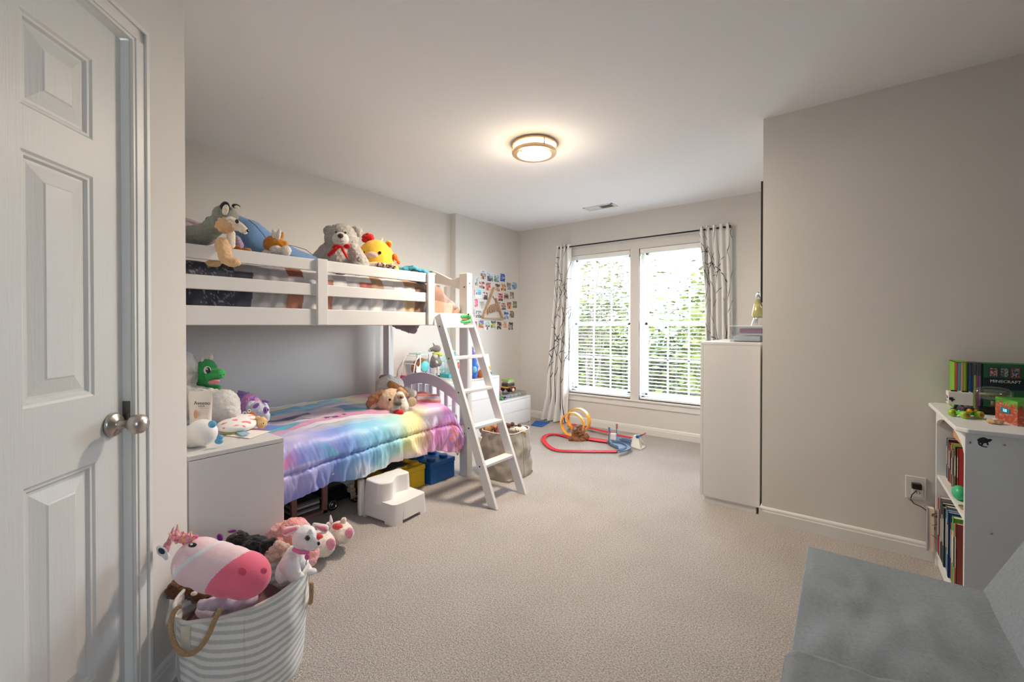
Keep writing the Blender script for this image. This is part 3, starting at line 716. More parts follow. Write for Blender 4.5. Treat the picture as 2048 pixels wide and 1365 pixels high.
# ------------------------------------------------------------------ curtain rod and curtains
m_black = mat('black_metal', (38, 42, 52), rough=.4, metal=.4)
RY, RZ = 4.555, 2.135
xa, xb = PY(1120, 498, RY).x, PY(1452, 457, RY).x
t = thing('curtain_rod', 'thin black curtain rod across the top of both windows', 'curtain rod', ((xa+xb)/2, RY, RZ))
MB().tube([(xa, RY, RZ), (xb, RY, RZ)], .008, 12).build('rod', m_black, t, smooth=True)
for x, s_ in ((xa, -1), (xb, 1)):
    MB().lathe([(.008, 0), (.013, .003), (.013, .008), (.009, .012), (.017, .022), (.019, .032), (.014, .042), (.0001, .046)], (x, RY, RZ), 16, (s_, 0, 0)).build('finial', m_black, t, smooth=True)
    x2 = x-s_*.10; m = MB(); m.tube([(x2, RY, RZ-.012), (x2, YW-.004, RZ-.012)], .005, 8); m.box(x2-.012, x2+.012, YW-.005, YW-.0005, RZ-.045, RZ+.02); m.build('bracket', m_black, t)
m_curt = mat('curtain_print', (255, 255, 255), rough=.85, attr='Col', bump=.08, bscale=600, spec=.15)
def branch_print(w, h, seed, nx, nz):
    """white cloth with dark bare branches and a few small orange leaves, drawn into an array"""
    rnd = random.Random(seed); A = np.ones((nx, nz, 3))*np.array([236, 236, 234.])
    def line(p, q, r0, r1, col):
        n = max(2, int(math.hypot(q[0]-p[0], q[1]-p[1])/.002))
        for i in range(n+1):
            t = i/n; x = p[0]+(q[0]-p[0])*t; z = p[1]+(q[1]-p[1])*t; r = r0+(r1-r0)*t
            i0, i1 = int((x-r)/w*nx), int((x+r)/w*nx)+1; j0, j1 = int((z-r)/h*nz), int((z+r)/h*nz)+1
            if i1 > 0 and j1 > 0: A[max(0, i0):min(nx, i1), max(0, j0):min(nz, j1)] = col
    def grow(p, a, L, r, depth):
        pts = [p]
        for k in range(4):
            a += rnd.uniform(-.28, .28); q = (p[0]+math.sin(a)*L/4, p[1]+math.cos(a)*L/4)
            line(p, q, r*(1-k*.17), r*(1-(k+1)*.17), (42, 46, 62)); p = q
            if depth > 0 and k > 0:
                s = 1 if (k+depth) % 2 else -1
                grow(p, a+s*rnd.uniform(.45, .8), L*rnd.uniform(.45, .65), r*.55, depth-1)
        if depth == 0 and rnd.random() < .16:
            line(p, (p[0]+.014, p[1]-.012), .006, .003, (214, 132, 72))
    x = .03
    while x < w:
        grow((x, rnd.uniform(-.2, .1)), rnd.uniform(-.12, .12), 1.0, .006, 2); grow((x+rnd.uniform(-.05, .05), rnd.uniform(.75, .95)), rnd.uniform(-.15, .15), 1.0, .0055, 2)
        x += rnd.uniform(.24, .32)
    return A
def curtain(label, left, right, folds, amp, seed, z0=.012):
    """left/right: functions of height fraction -> X of the edges"""
    ztop = RZ+.03; cw = 1.15; NU, NV = 330, 520
    A = branch_print(cw, ztop-z0, seed, NU+1, NV+1)
    t = thing('curtain', label, 'curtain', ((left(0)+right(0))/2, RY, z0), 0)
    bm = bmesh.new(); R = []; cols = []
    for i in range(NU+1):
        u = i/NU; row = []
        for j in range(NV+1):
            f = j/NV; z = z0+(ztop-z0)*f
            a, b = left(f), right(f); ph = u*folds*2*PI
            x = a+(b-a)*(u+.012*math.sin(2*ph)); sp = amp*(.75+.5*(1-f)*(1+.4*nz(u*3, f*2, seed)))
            y = RY-.002+math.cos(ph)*sp*(1 if True else 0)+.012*nz(u*6, f*3, seed+3)*(1-f)
            row.append(bm.verts.new((x, min(y, YW-.035), z))); cols.append(A[i, j])
        R.append(row)
    for i in range(NU):
        for j in range(NV): bm.faces.new((R[i][j], R[i+1][j], R[i+1][j+1], R[i][j+1]))
    me = bpy.data.meshes.new('c'); bm.to_mesh(me); bm.free()
    a = me.color_attributes.new('Col', 'FLOAT_COLOR', 'POINT')
    for k, c in enumerate(cols): a.data[k].color = (*lin(c), 1)
    link('curtain_cloth', me, m_curt, t, True, True)
    for k in range(folds):
        u = (k+.25)/folds; x = left(1)+(right(1)-left(1))*u
        MB().tube([Vector((x, RY+math.cos(q*2*PI/16)*.019, RZ+math.sin(q*2*PI/16)*.019)) for q in range(16)], .0025, 6, closed=True, up=(1, 0, 0)).build('grommet', m_silver, t, smooth=True)
    return t
def edge(pts):
    P = [((PY(x, y, RY).z-.012)/(RZ+.03-.012), PY(x, y, RY).x) for x, y in pts]; P.sort()
    def f(t):
        if t <= P[0][0]: return P[0][1]
        for (a, xa_), (b, xb_) in zip(P, P[1:]):
            if t <= b: return xa_+(xb_-xa_)*(t-a)/(b-a)
        return P[-1][1]
    return f
curtain('white curtain with dark branch print at the left of the windows', edge([(1113, 494), (1107, 590), (1098, 700), (1092, 790), (1078, 848)]), edge([(1141, 497), (1140, 600), (1137, 700), (1134, 780), (1131, 852)]), 4, .035, 3)
curtain('white curtain with dark branch print bunched at the right, hanging behind the tall cabinet', edge([(1397, 462), (1400, 500), (1408, 575), (1409, 680), (1408, 900)]), edge([(1463, 452), (1464, 600), (1464, 690), (1466, 900)]), 5, .035, 9)
# ------------------------------------------------------------------ wall outlet with charger
oc = PY(1832, 976, YS)
t = thing('wall_outlet', 'white square wall outlet plate low on the partition wall', 'outlet', oc)
p0 = PY(1811, 952, YS-.004); p1 = PY(1853, 1002, YS-.004); x0, x1, zc = p0.x, p1.x, oc.z
hw = .058
boxo('cover_plate', m_trim, t, (x0, x1, YS-.006, YS-.0005, zc-hw, zc+hw), bevel=.003)
boxo('socket', m_trim, t, ((x0+x1)/2-.014, (x0+x1)/2+.03, YS-.009, YS-.006, zc-.045, zc-.005), bevel=.002)
m = MB()
for dx in (-.006, .006): m.box((x0+x1)/2+.008+dx-.001, (x0+x1)/2+.008+dx+.001, YS-.0096, YS-.009, zc-.028, zc-.018)
m.build('socket_slots', m_black, t)
t = thing('charger_plug', 'black charger plugged into the wall outlet with a thin black cable', 'charger', oc+Vector((0, -.02, .015)))
q0 = PY(1823, 966, YS-.03); q1 = PY(1844, 981, YS-.03)
boxo('plug_body', mat('black_plastic', (30, 31, 33), rough=.35), t, (q0.x, q1.x, YS-.042, YS-.010, q1.z, q0.z), bevel=.005)
pts = [PY(x, y, YS-.02) for x, y in ((1833, 982), (1824, 990), (1821, 999), (1828, 1008), (1842, 1014), (1852, 1021), (1862, 1040), (1875, 1070), (1885, 1100))]
sm = []
for i in range(len(pts)-1):
    for k in range(4): sm.append(pts[i].lerp(pts[i+1], k/4))
MB().tube(sm+[pts[-1]], .0022, 8).build('cable', mat('black_plastic'), t, smooth=True)
# ------------------------------------------------------------------ bookshelf
SX0, SX1, SY0, SY1, SZ = .367, .66, 2.34, 2.985, .803
m_shelf = mat('shelf_white', (226, 230, 232), rough=.5)
t = thing('bookshelf', 'small white wooden bookshelf against the partition wall, open to the left', 'bookshelf', ((SX0+SX1)/2, (SY0+SY1)/2, 0))
boxo('side_panel', m_shelf, t, (SX0, SX1, SY0, SY0+.016, 0, SZ-.02), bevel=.0015); boxo('side_panel', m_shelf, t, (SX0, SX1, SY1-.016, SY1, 0, SZ-.02), bevel=.0015)
boxo('back_panel', m_shelf, t, (SX1-.006, SX1, SY0+.016, SY1-.016, .05, SZ-.02))
c = .03; m = MB(); m.prism([(SX0-.028, SY0-.03+c), (SX0-.028+c, SY0-.03), (SX1, SY0-.03), (SX1, SY1+.028), (SX0-.028+c, SY1+.028), (SX0-.028, SY1+.028-c)], SZ-.018, SZ); m.build('shelf_top', m_shelf, t, bevel=.005, smooth=True)
for z in (.07, .452): boxo('shelf', m_shelf, t, (SX0+.004, SX1-.006, SY0+.016, SY1-.016, z-.016, z), bevel=.0015)
m = MB(); n = 24; yy0, yy1 = SY0+.016, SY1-.016; ar = []
for i in range(n+1):
    f = i/n; y = yy0+(yy1-yy0)*f; dz = .085-(.085-.022)*(math.sin(PI*f)**.55); ar.append((y, SZ-.02-dz))
vs = []
for x in (SX0, SX0+.014):
    vs.append([(m.bm.verts.new((x, y, z)), m.bm.verts.new((x, y, SZ-.02))) for y, z in ar])
for i in range(n):
    for k in (0, 1): m.bm.faces.new((vs[k][i][0], vs[k][i+1][0], vs[k][i+1][1], vs[k][i][1]))
    m.bm.faces.new((vs[0][i][0], vs[1][i][0], vs[1][i+1][0], vs[0][i+1][0]))
m.build('arched_apron', m_shelf, t)
m = MB(); n = 16
boxo('kick_board', m_shelf, t, (SX0+.01, SX0+.024, SY0+.016, SY1-.016, .0, .054), bevel=.001)
for x, z in ((SX0+.012, SZ-.055), (SX0+.10, SZ-.05), (SX0+.07, .42)):
    MB().lathe([(.0001, .0025), (.004, .002), (.0045, -.001)], (x, SY0, z), 12, (0, -1, 0)).build('screw_cap', m_silver, t, smooth=True)
# winged lizard sticker on the side panel
t = thing('sticker', 'dark winged creature sticker on the side panel of the white bookshelf', 'sticker', PY(1970, 886, SY0))
sc = PY(1969, 886, SY0-.0006); m = MB()
def poly(pts, y): m.bm.faces.new([m.bm.verts.new((PY(a, b, y).x, y, PY(a, b, y).z)) for a, b in pts])
sy = SY0-.0008
poly([(1954, 880), (1960, 876), (1968, 875), (1975, 878), (1980, 883), (1974, 887), (1964, 887), (1957, 886)], sy)
poly([(1974, 880), (1980, 878), (1985, 880), (1981, 884), (1976, 885)], sy)
poly([(1955, 884), (1957, 890), (1963, 894), (1973, 896), (1976, 894.5), (1964, 892), (1959, 887)], sy)
poly([(1963, 886), (1961, 892), (1965, 892), (1968, 887)], sy); poly([(1973, 886), (1974, 891), (1978, 891), (1976, 885)], sy)
m.build('sticker_print', mat('sticker_ink', (46, 52, 62), rough=.35), t)
# ------------------------------------------------------------------ books
def book(name_lbl, x, y0, y1, z0, h, depth, col, group, lean=0, tiltz=0):
    t = thing('book', name_lbl, 'book', (x+depth/2, (y0+y1)/2, z0), 0, group)
    cm = mat('cover_%d_%d_%d' % col, col, rough=.5)
    m = MB(); th = y1-y0; c = min(.002, th*.2)
    m.box(x, x+depth, y0, y0+c, z0, z0+h); m.box(x, x+depth, y1-c, y1, z0, z0+h); m.box(x, x+.002, y0, y1, z0, z0+h)
    b = m.build('cover', cm, t)
    boxo('pages', mat('paper', (232, 226, 212), rough=.9), t, (x+.0025, x+depth-.003, y0+c, y1-c, z0+.002, z0+h-.003), bevel=0)
    lc_ = (240, 236, 226) if sum(col) < 330 else (50, 50, 60)
    if th > .009: boxo('spine_title', mat('title_%d' % (lc_[0]), lc_, rough=.6), t, (x-.0006, x+.0005, y0+th*.3, y1-th*.3, z0+h*.35, z0+h*.8), bevel=0)
    return t
rb = random.Random(5)
cs = [((38, 34, 52), 'navy-black'), ((120, 190, 206), 'pale blue'), ((196, 206, 210), 'grey-white'), ((70, 26, 40), 'dark maroon'), ((150, 40, 52), 'crimson'), ((226, 150, 84), 'orange'), ((176, 196, 120), 'pale green'), ((196, 66, 56), 'red'), ((60, 90, 130), 'steel blue'), ((214, 176, 120), 'tan'), ((120, 40, 60), 'wine red'), ((90, 140, 170), 'teal blue'), ((46, 60, 40), 'dark green'), ((190, 60, 60), 'brick red')]
y = 2.945
for k, (cc, nm) in enumerate(cs):
    th = rb.choice((.015, .018, .022, .026)); 
    if y-th < SY0+.04: break
    book('%s paperback on the middle shelf, %s' % (nm, 'farthest from the camera' if k == 0 else 'next to the %s one' % cs[k-1][1]), .395+rb.uniform(0, .006), y-th, y-.001, .452, rb.uniform(.165, .20), .135, cc, 'books on the middle shelf'); y -= th
cs2 = [((196, 48, 42), 'red', .235), ((150, 152, 154), 'grey', .25), ((90, 62, 50), 'brown', .205), ((30, 60, 60), 'dark teal', .24), ((120, 160, 60), 'lime green', .21), ((56, 76, 90), 'slate blue', .235), ((100, 110, 116), 'ash grey', .25), ((90, 150, 190), 'sky blue', .24), ((20, 100, 160), 'bright blue', .245), ((30, 78, 140), 'deep blue', .25), ((40, 60, 120), 'indigo', .235), ((214, 130, 84), 'salmon orange', .215), ((120, 60, 46), 'rust brown', .225), ((90, 170, 60), 'leaf green', .26), ((220, 206, 170), 'cream', .24), ((150, 70, 60), 'terracotta', .25)]
y = 2.955
for k, (cc, nm, hh) in enumerate(cs2):
    th = rb.choice((.018, .022, .028, .034))
    if y-th < SY0+.03: break
    book('%s tall book on the bottom shelf, %s' % (nm, 'against the far side panel' if k == 0 else 'next to the %s one' % cs2[k-1][1]), .372+rb.uniform(0, .008), y-th, y-.001, .07, hh+.04, .19, cc, 'books on the bottom shelf'); y -= th
for k, (zz, dy) in enumerate(((.647, 0),)):
    boxo('game_box', mat('kraft', (206, 160, 116), rough=.8), None, (.42, .60, 2.50, 2.93, .655, .69), bevel=.002)
    props(bpy.data.objects['game_box'], 'tan cardboard box lying on top of the middle shelf books', 'box')
# green egg and wooden dish on the middle shelf
ep = PX(1919, 979, .392); ep.z = .452+.030
o = MB().ell(ep, (.024, .036, .030), sub=4).build('toy_egg', mat('green_egg', (62, 186, 132), rough=.35), None, smooth=True); props(o, 'shiny green egg on the middle shelf in front of the books', 'egg')
o = MB().lathe([(.0001, 0), (.018, 0), (.026, .012), (.023, .012), (.016, .004), (.0001, .004)], Vector((.395, 2.47, .452)), 24).build('shell_dish', mat('dish', (170, 156, 120), rough=.5), None, smooth=True); props(o, 'small olive brown dish on the middle shelf beside the green egg', 'dish')
# cream picture book leaning in the gap between outlet wall and shelf
t = thing('picture_book', 'cream picture book with black drawings standing in the gap left of the bookshelf', 'book', (.33, 2.97, 0))
A0, A1 = PY(1855, 1015, 2.975), PY(1880, 1022, 2.975); Z0_, Z1_ = PY(1858, 1101, 2.975).z, A0.z
boxo('cover', mat('cream_cover', (236, 228, 208), rough=.6), t, (A0.x, .362, 2.962, 2.995, 0 if Z0_ < .03 else Z0_, Z1_), bevel=.002)
boxo('spine_band', mat('spine_grey', (160, 156, 170), rough=.6), t, (A0.x-.002, A0.x+.004, 2.960, 2.997, Z0_, Z1_), bevel=.001)
kc = PY(1871, 1033, 2.960); text('title', 'Kei', m_black, t, (kc.x, 2.9612, kc.z), (1, 0, 0), (0, 0, 1), .022)
m = MB()
for zz, w_ in ((.19, .05), (.14, .04), (.08, .05)): m.tube([Vector((A0.x+.014+w_*q/6, 2.961, Z0_+zz+.006*math.sin(q*.9+zz*30))) for q in range(7)], .0009, 5)
m.build('drawing', m_black, t)
# ------------------------------------------------------------------ futon
m_futon = fabric('futon', (134, 143, 149), bump=.25, bscale=350, vary=.12, vscale=120, rough=.95)
FX0, FX1, FY0, FY1, FZ = -.097, .325, .30, 1.868, .40
t = thing('futon', 'grey fabric futon couch in the near right corner', 'futon', (.2, 1.1, 0))
def cushion(name, x0, x1, y0, y1, z0, z1, nu=60, nv=90, bend=None, wr=.007):
    mb = MB(); b = mb.bm; bmesh.ops.create_cube(b, size=1); bmesh.ops.subdivide_edges(b, edges=b.edges, cuts=56, use_grid_fill=True)
    for v in b.verts:
        q = v.co.copy(); r = .10
        ex = [max(0, abs(c_)-(.5-r*s_))/(r*s_) for c_, s_ in zip(q, (.35, .12, 1.6))]
        p = Vector((x0+(x1-x0)*(q.x+.5), y0+(y1-y0)*(q.y+.5), z0+(z1-z0)*(q.z+.5)))
        if q.z > .49: p.z += min(1, (.5-abs(q.x))*9)*min(1, (.5-abs(q.y))*14)*(wr*2.2*nz(p.x*5, p.y*5, 1)+wr*nz(p.x*16, p.y*9, 3)+wr*1.1*max(0, nz(p.x*11+p.y*3, p.y*5.5-p.x*2, 7)-.12)*3*(1-abs(nz(p.x*2, p.y*2, 5))))-wr*2.5*max(0, 1-abs(p.y-1.28-.3*(p.x+.1))/.03)*0
        if bend: p = bend(p)
        v.co = p
    return mb.build(name, m_futon, t, bevel=.018, seg=4, smooth=True)
cushion('seat', FX0, FX1+.1, FY0, FY1, .235, FZ)
def lean(p): 
    k = (p.z-.36); return Vector((p.x+k*.46, p.y, p.z))
cushion('backrest', .315, .45, FY0, FY1+.002, .36, .80, bend=lean)
boxo('base_frame', mat('futon_frame', (40, 40, 42), rough=.5, metal=.5), t, (FX0+.012, FX1, FY0+.03, FY1-.03, .205, .236), bevel=.003)
for x, y in ((FX0+.05, FY1-.12), (FX0+.05, FY0+.12), (FX1-.02, FY1-.12), (FX1-.02, FY0+.12)): MB().lathe([(.012, 0), (.02, .205)], (x, y, 0), 16).build('leg', mat('futon_frame'), t, smooth=True)
# folded grey throw lying over the near end of the seat
t = thing('throw_blanket', 'thin grey throw spread over the near end of the futon seat', 'throw', (.1, 1.0, FZ))
e0 = PZ(1592, 1307, FZ+.012); e1 = PZ(1770, 1365, FZ+.012); sl = (e1.y-e0.y)/(e1.x-e0.x)
def throw(i, j):
    x = FX0-.007+(.30-FX0)*i; yt = e0.y+sl*(x-e0.x)+.008*nz(x*9, 0, 2); y = yt+(FY0+.02-yt)*j
    z = FZ+.016+.006*nz(x*7, y*7, 4)+.012*max(0, nz(x*4+y*5, y*2, 9))+.004*nz(x*25, y*12, 1)
    if i < .04: x += .0; z -= .02*(1-i/.04)
    return Vector((x, y, z)), ()
cloth_grid('throw_cloth', fabric('throw', (126, 132, 136), bump=.25, bscale=350, vary=.12, vscale=120), t, throw, 90, 110, None, solid=.008)
# ================================================================== SOFT TOYS
m_eye = mat('toy_eye', (22, 18, 18), rough=.15, coat=.5)
m_eyew = mat('toy_eye_white', (240, 240, 240), rough=.4)
m_thread = mat('thread', (50, 44, 46), rough=.9)
P_ = plushm
def toy(name, label, cat, x, y, d, group=None):
    t = thing(name, label, cat, PD(x, y, d), 0, group); t['_d'] = d; return t
def part(t, name, m, shapes, **k):
    pl = PL(t['_d'])
    for s in shapes:
        if s[0] == 'c': pl.cap(*s[1:])
        else: pl.e(*s)
    return soft(name, m, k.pop('parent', t), pl, **k)
def line3(t, name, m, pts, r, dd, parent=None):
    d = t['_d']; P = [PD(x, y, d+dd if not isinstance(dd, (list, tuple)) else d+dd[i]) for i, (x, y) in enumerate(pts)]
    return MB().tube(P, r, 6).build(name, m, parent or t, smooth=True)
def done(*ts):
    for t in ts:
        if '_d' in t: del t['_d']
D = {}
# ---- on the top bunk
t = toy('wolf_plush', 'grey and tan wolf plush hanging its paws over the top bunk rail', 'soft toy', 440, 500, 2.08)
gw = P_('wolf_grey', (146, 150, 142), vary=.22); tan = P_('wolf_tan', (226, 186, 142)); crm = P_('cream', (238, 226, 208))
part(t, 'body', gw, [(451, 433, 27, 23, .02), ('c', 436, 447, 20, 414, 466, 20, .03, .05), ('c', 414, 466, 20, 372, 480, 26, .05, .16)], fluff=.003)
part(t, 'muzzle', crm, [('c', 462, 447, 14, 478, 453, 10, -.03, -.03), ('c', 478, 453, 10, 489, 461, 8, -.03, -.03)], fluff=.001)
part(t, 'cheek_fur', tan, [(451, 451, 19, 15, -.045, 10)], fluff=.010, fscale=90)
part(t, 'chest', crm, [('c', 462, 468, 9, 463, 490, 8, -.02)], fluff=.002)
part(t, 'front_leg', tan, [('c', 446, 492, 17, 452, 516, 14, -.045, -.085), (464, 525, 18, 9, -.085, 13)], fluff=.004)
part(t, 'paw', tan, [('c', 402, 536, 9, 434, 526, 9, .02)], fluff=.003)
for q in ((449, 418, 11, 15, -.02, 5, 12), (472, 413, 9, 5, .01, 4, 14)):
    e = part(t, 'ear', P_('ear_black', (44, 42, 44)), [q]); part(t, 'inner_ear', crm, [(q[0]+2, q[1]+2, q[2]*.62, q[3]*.72, q[4]-.012, 4, q[6])], parent=e)
part(t, 'eye', m_eye, [(474, 443, 4.2, 4.2, -.062, 3)]); part(t, 'nose', m_eye, [(496, 462, 2.6, 3.4, -.03, 3)])
line3(t, 'mouth', m_thread, [(484, 465), (488, 470)], .001, -.052)
done(t)
t = toy('whale_cushion', 'big denim blue curved plush cushion lying behind the wolf plush on the top bunk', 'soft toy', 540, 500, 2.45)
bl = P_('denim_blue', (108, 142, 184), bump=.2, vary=.08)
part(t, 'body', bl, [('c', 474, 452, 22, 502, 472, 30, .05, .08), ('c', 502, 472, 32, 545, 500, 26, .08, .18), ('c', 545, 500, 26, 590, 516, 18, .18, .30), ('c', 590, 516, 18, 630, 526, 13, .30, .42)], fluff=.001)
part(t, 'fin', bl, [(419, 441, 9, 8, .1, 5, 20)])
line3(t, 'seam', mat('seam_navy', (52, 66, 104), rough=.8), [(497, 440), (512, 452), (524, 466), (533, 478), (560, 488), (590, 493), (612, 500), (628, 512)], .0018, [.0, .0, .0, .02, .08, .16, .24, .32])
done(t)
t = toy('pillow', 'mauve pillow at the head of the top bunk', 'pillow', 395, 465, 2.5); part(t, 'pillow_cover', fabric('mauve', (186, 164, 176)), [(368, 462, 70, 26, .1, 50, 14)]); done(t)
t = toy('pillow', 'dark charcoal pillow under the mauve one on the top bunk', 'pillow', 380, 485, 2.5); part(t, 'pillow_cover', fabric('charcoal', (78, 74, 86)), [(368, 486, 50, 20, .08, 50, 12)]); done(t)
t = toy('doll_plush', 'small plush with lilac patterned cloth and brown feet peeking between wolf and blue cushion', 'soft toy', 476, 487, 2.2)
part(t, 'body', fabric('lilac', (170, 150, 176), vary=.4, vscale=120), [('c', 474, 478, 7, 478, 490, 10)], fluff=.001); part(t, 'foot', P_('rust', (190, 120, 60)), [(474, 497, 10, 6, -.02, 7), (492, 501, 12, 5, -.02, 6)], fluff=.002); done(t)
t = toy('bunny_plush', 'orange and white bunny plush lying face down on the top bunk', 'soft toy', 553, 495, 2.36)
part(t, 'body', P_('fox_orange', (206, 132, 48)), [(549, 489, 23, 17), (566, 492, 12, 12)], fluff=.004); wt = P_('white', (236, 230, 222))
part(t, 'ear', wt, [(548, 470, 5, 12, -.03, 4, -6)]); part(t, 'ear', wt, [(557, 470, 5, 12, -.03, 4, 12)]); part(t, 'ear', P_('fox_orange'), [(563, 474, 4, 10, .01, 4, 14)])
part(t, 'cheek', wt, [(552, 500, 13, 9, -.035, 9)], fluff=.003); part(t, 'cheek', wt, [(572, 502, 11, 10, -.035, 9)], fluff=.003); part(t, 'paw', wt, [(533, 505, 9, 5, -.02, 5)], fluff=.002); done(t)
t = toy('teddy_bear', 'grey teddy bear with a red ribbon bow sitting on the top bunk', 'soft toy', 684, 520, 3.0)
gb = P_('bear_grey', (196, 190, 184), vary=.2)
part(t, 'body', gb, [(680, 520, 31, 30, .0), ('c', 652, 500, 13, 634, 524, 15, .0, -.02), ('c', 708, 502, 14, 723, 528, 16, 0, -.05), (718, 536, 20, 16, -.06), (684, 478, 35, 30, .0, 30)], fluff=.007, fscale=70)
for x, y in ((659, 463), (712, 464)): e = part(t, 'ear', gb, [(x, y, 12.5, 12, .0, 6)], fluff=.004); 
part(t, 'muzzle', wt, [(681, 479, 17, 14, -.095, 12)]); part(t, 'nose', P_('nose', (66, 62, 64)), [(681, 472, 6, 5, -.135, 5)])
for x, y in ((672.5, 465), (690.5, 466)): part(t, 'eye', m_eye, [(x, y, 2.6, 2.6, -.10, 2)])
line3(t, 'mouth', m_thread, [(680.5, 477), (680.5, 484), (673, 482)], .0012, -.142); line3(t, 'mouth', m_thread, [(680.5, 484), (688, 482)], .0012, -.14)
bow = part(t, 'ribbon_bow', fabric('red_ribbon', (214, 30, 34), rough=.5), [(673, 494, 9, 4.5, -.115, 3, -8), (694, 493, 7, 5, -.115, 3, 0), (683, 495, 3, 3, -.12, 3), ('c', 672, 498, 3.5, 658, 510, 3.5, -.12, -.12), ('c', 685, 499, 3, 694, 515, 2.5, -.12, -.12)], voxel=.0025)
done(t)
t = toy('giraffe_plush', 'round yellow plush with red hair, small horn and orange ears on the top bunk', 'soft toy', 755, 520, 3.12)
yl = P_('yellow', (246, 196, 70), bump=.2, vary=.12, vscale=14)
part(t, 'body', yl, [(752, 520, 37, 40, 0, 36), (762, 545, 38, 30, 0, 34)], fluff=.001)
part(t, 'hair', P_('red_hair', (214, 42, 36)), [(736, 475, 12, 8, -.03), (730, 480, 6, 6, -.04), (743, 478, 6, 6, -.03)], fluff=.006)
part(t, 'horn', crm, [('c', 760, 484, 4, 765, 477, 1.5, -.02)]); e = part(t, 'ear', yl, [(777, 489, 7, 8, 0, 4, 10)]); part(t, 'inner_ear', P_('orange', (236, 116, 40)), [(778, 490, 5, 6, -.012, 3, 10)], parent=e)
part(t, 'muzzle', P_('peach', (236, 200, 184)), [(744, 511, 13, 7.5, -.115, 8)])
for x, y in ((727, 506), (759.5, 506)): part(t, 'eye', m_eye, [(x, y, 3.4, 3.2, -.115, 2)])
part(t, 'spot', P_('orange'), [(791, 515, 5, 8, .0, 8, -25)]); part(t, 'spot', P_('orange'), [(797, 525, 4, 4, .0, 6, 0)]); part(t, 'belly', crm, [(748, 534, 22, 10, -.12, 6)]); done(t)
t = toy('leopard_blanket', 'leopard spotted plush cloth in front of the yellow plush on the top bunk', 'blanket', 770, 533, 2.98)
def leo(p, n): return (96, 56, 44) if noise.noise(p*95) > .08 else (232, 214, 196)
part(t, 'spotted_cloth', mat('leopard', (255, 255, 255), rough=.9, attr='Col'), [('c', 752, 536, 6, 786, 534, 7), (762, 531, 12, 6)], fluff=.002, fn=leo, voxel=.0035); done(t)
t = toy('fleece_blanket', 'crumpled blue, green and black blanket at the foot of the top bunk', 'blanket', 830, 545, 3.15)
def bgb(p, n):
    k = noise.noise(p*14); return (70, 160, 192) if k > .12 else (48, 60, 66) if k > -.05 else (96, 150, 92) if k > -.22 else (150, 190, 208)
part(t, 'blanket_cloth', mat('fleece_print', (255, 255, 255), rough=.95, attr='Col', bump=.4, bscale=200), [('c', 795, 541, 6, 826, 541, 9), ('c', 826, 541, 9, 852, 546, 6), ('c', 852, 546, 6, 868, 549, 4), ('c', 800, 553, 10, 860, 558, 9)], fluff=.008, fscale=22, fn=bgb); done(t)
t = toy('crocodile_toy', 'green plastic crocodile head toy lying at the top of the ladder', 'toy', 932, 640, 3.3)
gr = plastic('croc_green', (96, 186, 120))
part(t, 'upper_jaw', gr, [('c', 925, 634, 4.5, 938, 633, 5.5), (937, 630, 4, 3)], voxel=.003); part(t, 'lower_jaw', gr, [('c', 924, 644, 3.5, 938, 643, 4.5), (932, 644, 9, 3.5)], voxel=.003); part(t, 'tongue', plastic('croc_tongue', (240, 150, 110)), [(931, 639, 8, 1.8, 0, 5)]); part(t, 'eye', m_eye, [(937, 629, 1.5, 1.5, -.02, 1.5)]); done(t)
# ---- bedside cabinet and head of the lower bunk
t = toy('bear_plush', 'large light grey fluffy bear plush half hidden by the door wall beside the cabinet', 'soft toy', 400, 840, 2.12)
lg = P_('lightgrey', (222, 220, 217), vary=.1)
part(t, 'body', lg, [(372, 745, 24, 42, 0, 30), (447, 812, 35, 33, .0, 30), ('c', 384, 800, 30, 440, 808, 26, .0), ('c', 455, 826, 20, 462, 828, 20, -.02)], fluff=.005, fscale=80); done(t)
t = toy('dragon_plush', 'green dragon plush head with cream spikes and pink mouth on the bottom bunk', 'soft toy', 416, 770, 2.2)
gd = P_('dragon_green', (64, 166, 92), bump=.2, vary=.08)
part(t, 'head', gd, [(413, 744, 24, 26, .02, 24), ('c', 424, 750, 14, 441, 748, 10.5, -.03, -.04), ('c', 404, 762, 16, 416, 772, 16, .02)], fluff=.001)
part(t, 'mouth', P_('mouth_pink', (234, 140, 150)), [(428, 764, 12, 4.5, -.06, 6, -8)]); 
e = part(t, 'eye', m_eyew, [(414.5, 741, 7.5, 8, -.055, 4)]); part(t, 'pupil', m_eye, [(416, 741, 4.8, 6, -.066, 3)], parent=e); part(t, 'pupil_glint', m_eyew, [(414, 739, 1.4, 1.6, -.073, 1)], parent=e)
for x, y, r in ((422, 714, 5), (404, 719, 4), (399, 732, 3), (397.5, 744, 2.6)): part(t, 'spike', crm, [('c', x, y+2, r, x, y-r*.9, r*.45, -.01)])
for x, y in ((441, 751), (448, 750)): part(t, 'nostril', m_eye, [(x, y, 1.1, 1.1, -.073, 1)])
part(t, 'collar', P_('dragon_dark', (40, 130, 66)), [('c', 396, 774, 6, 436, 776, 6, -.02)]); done(t)
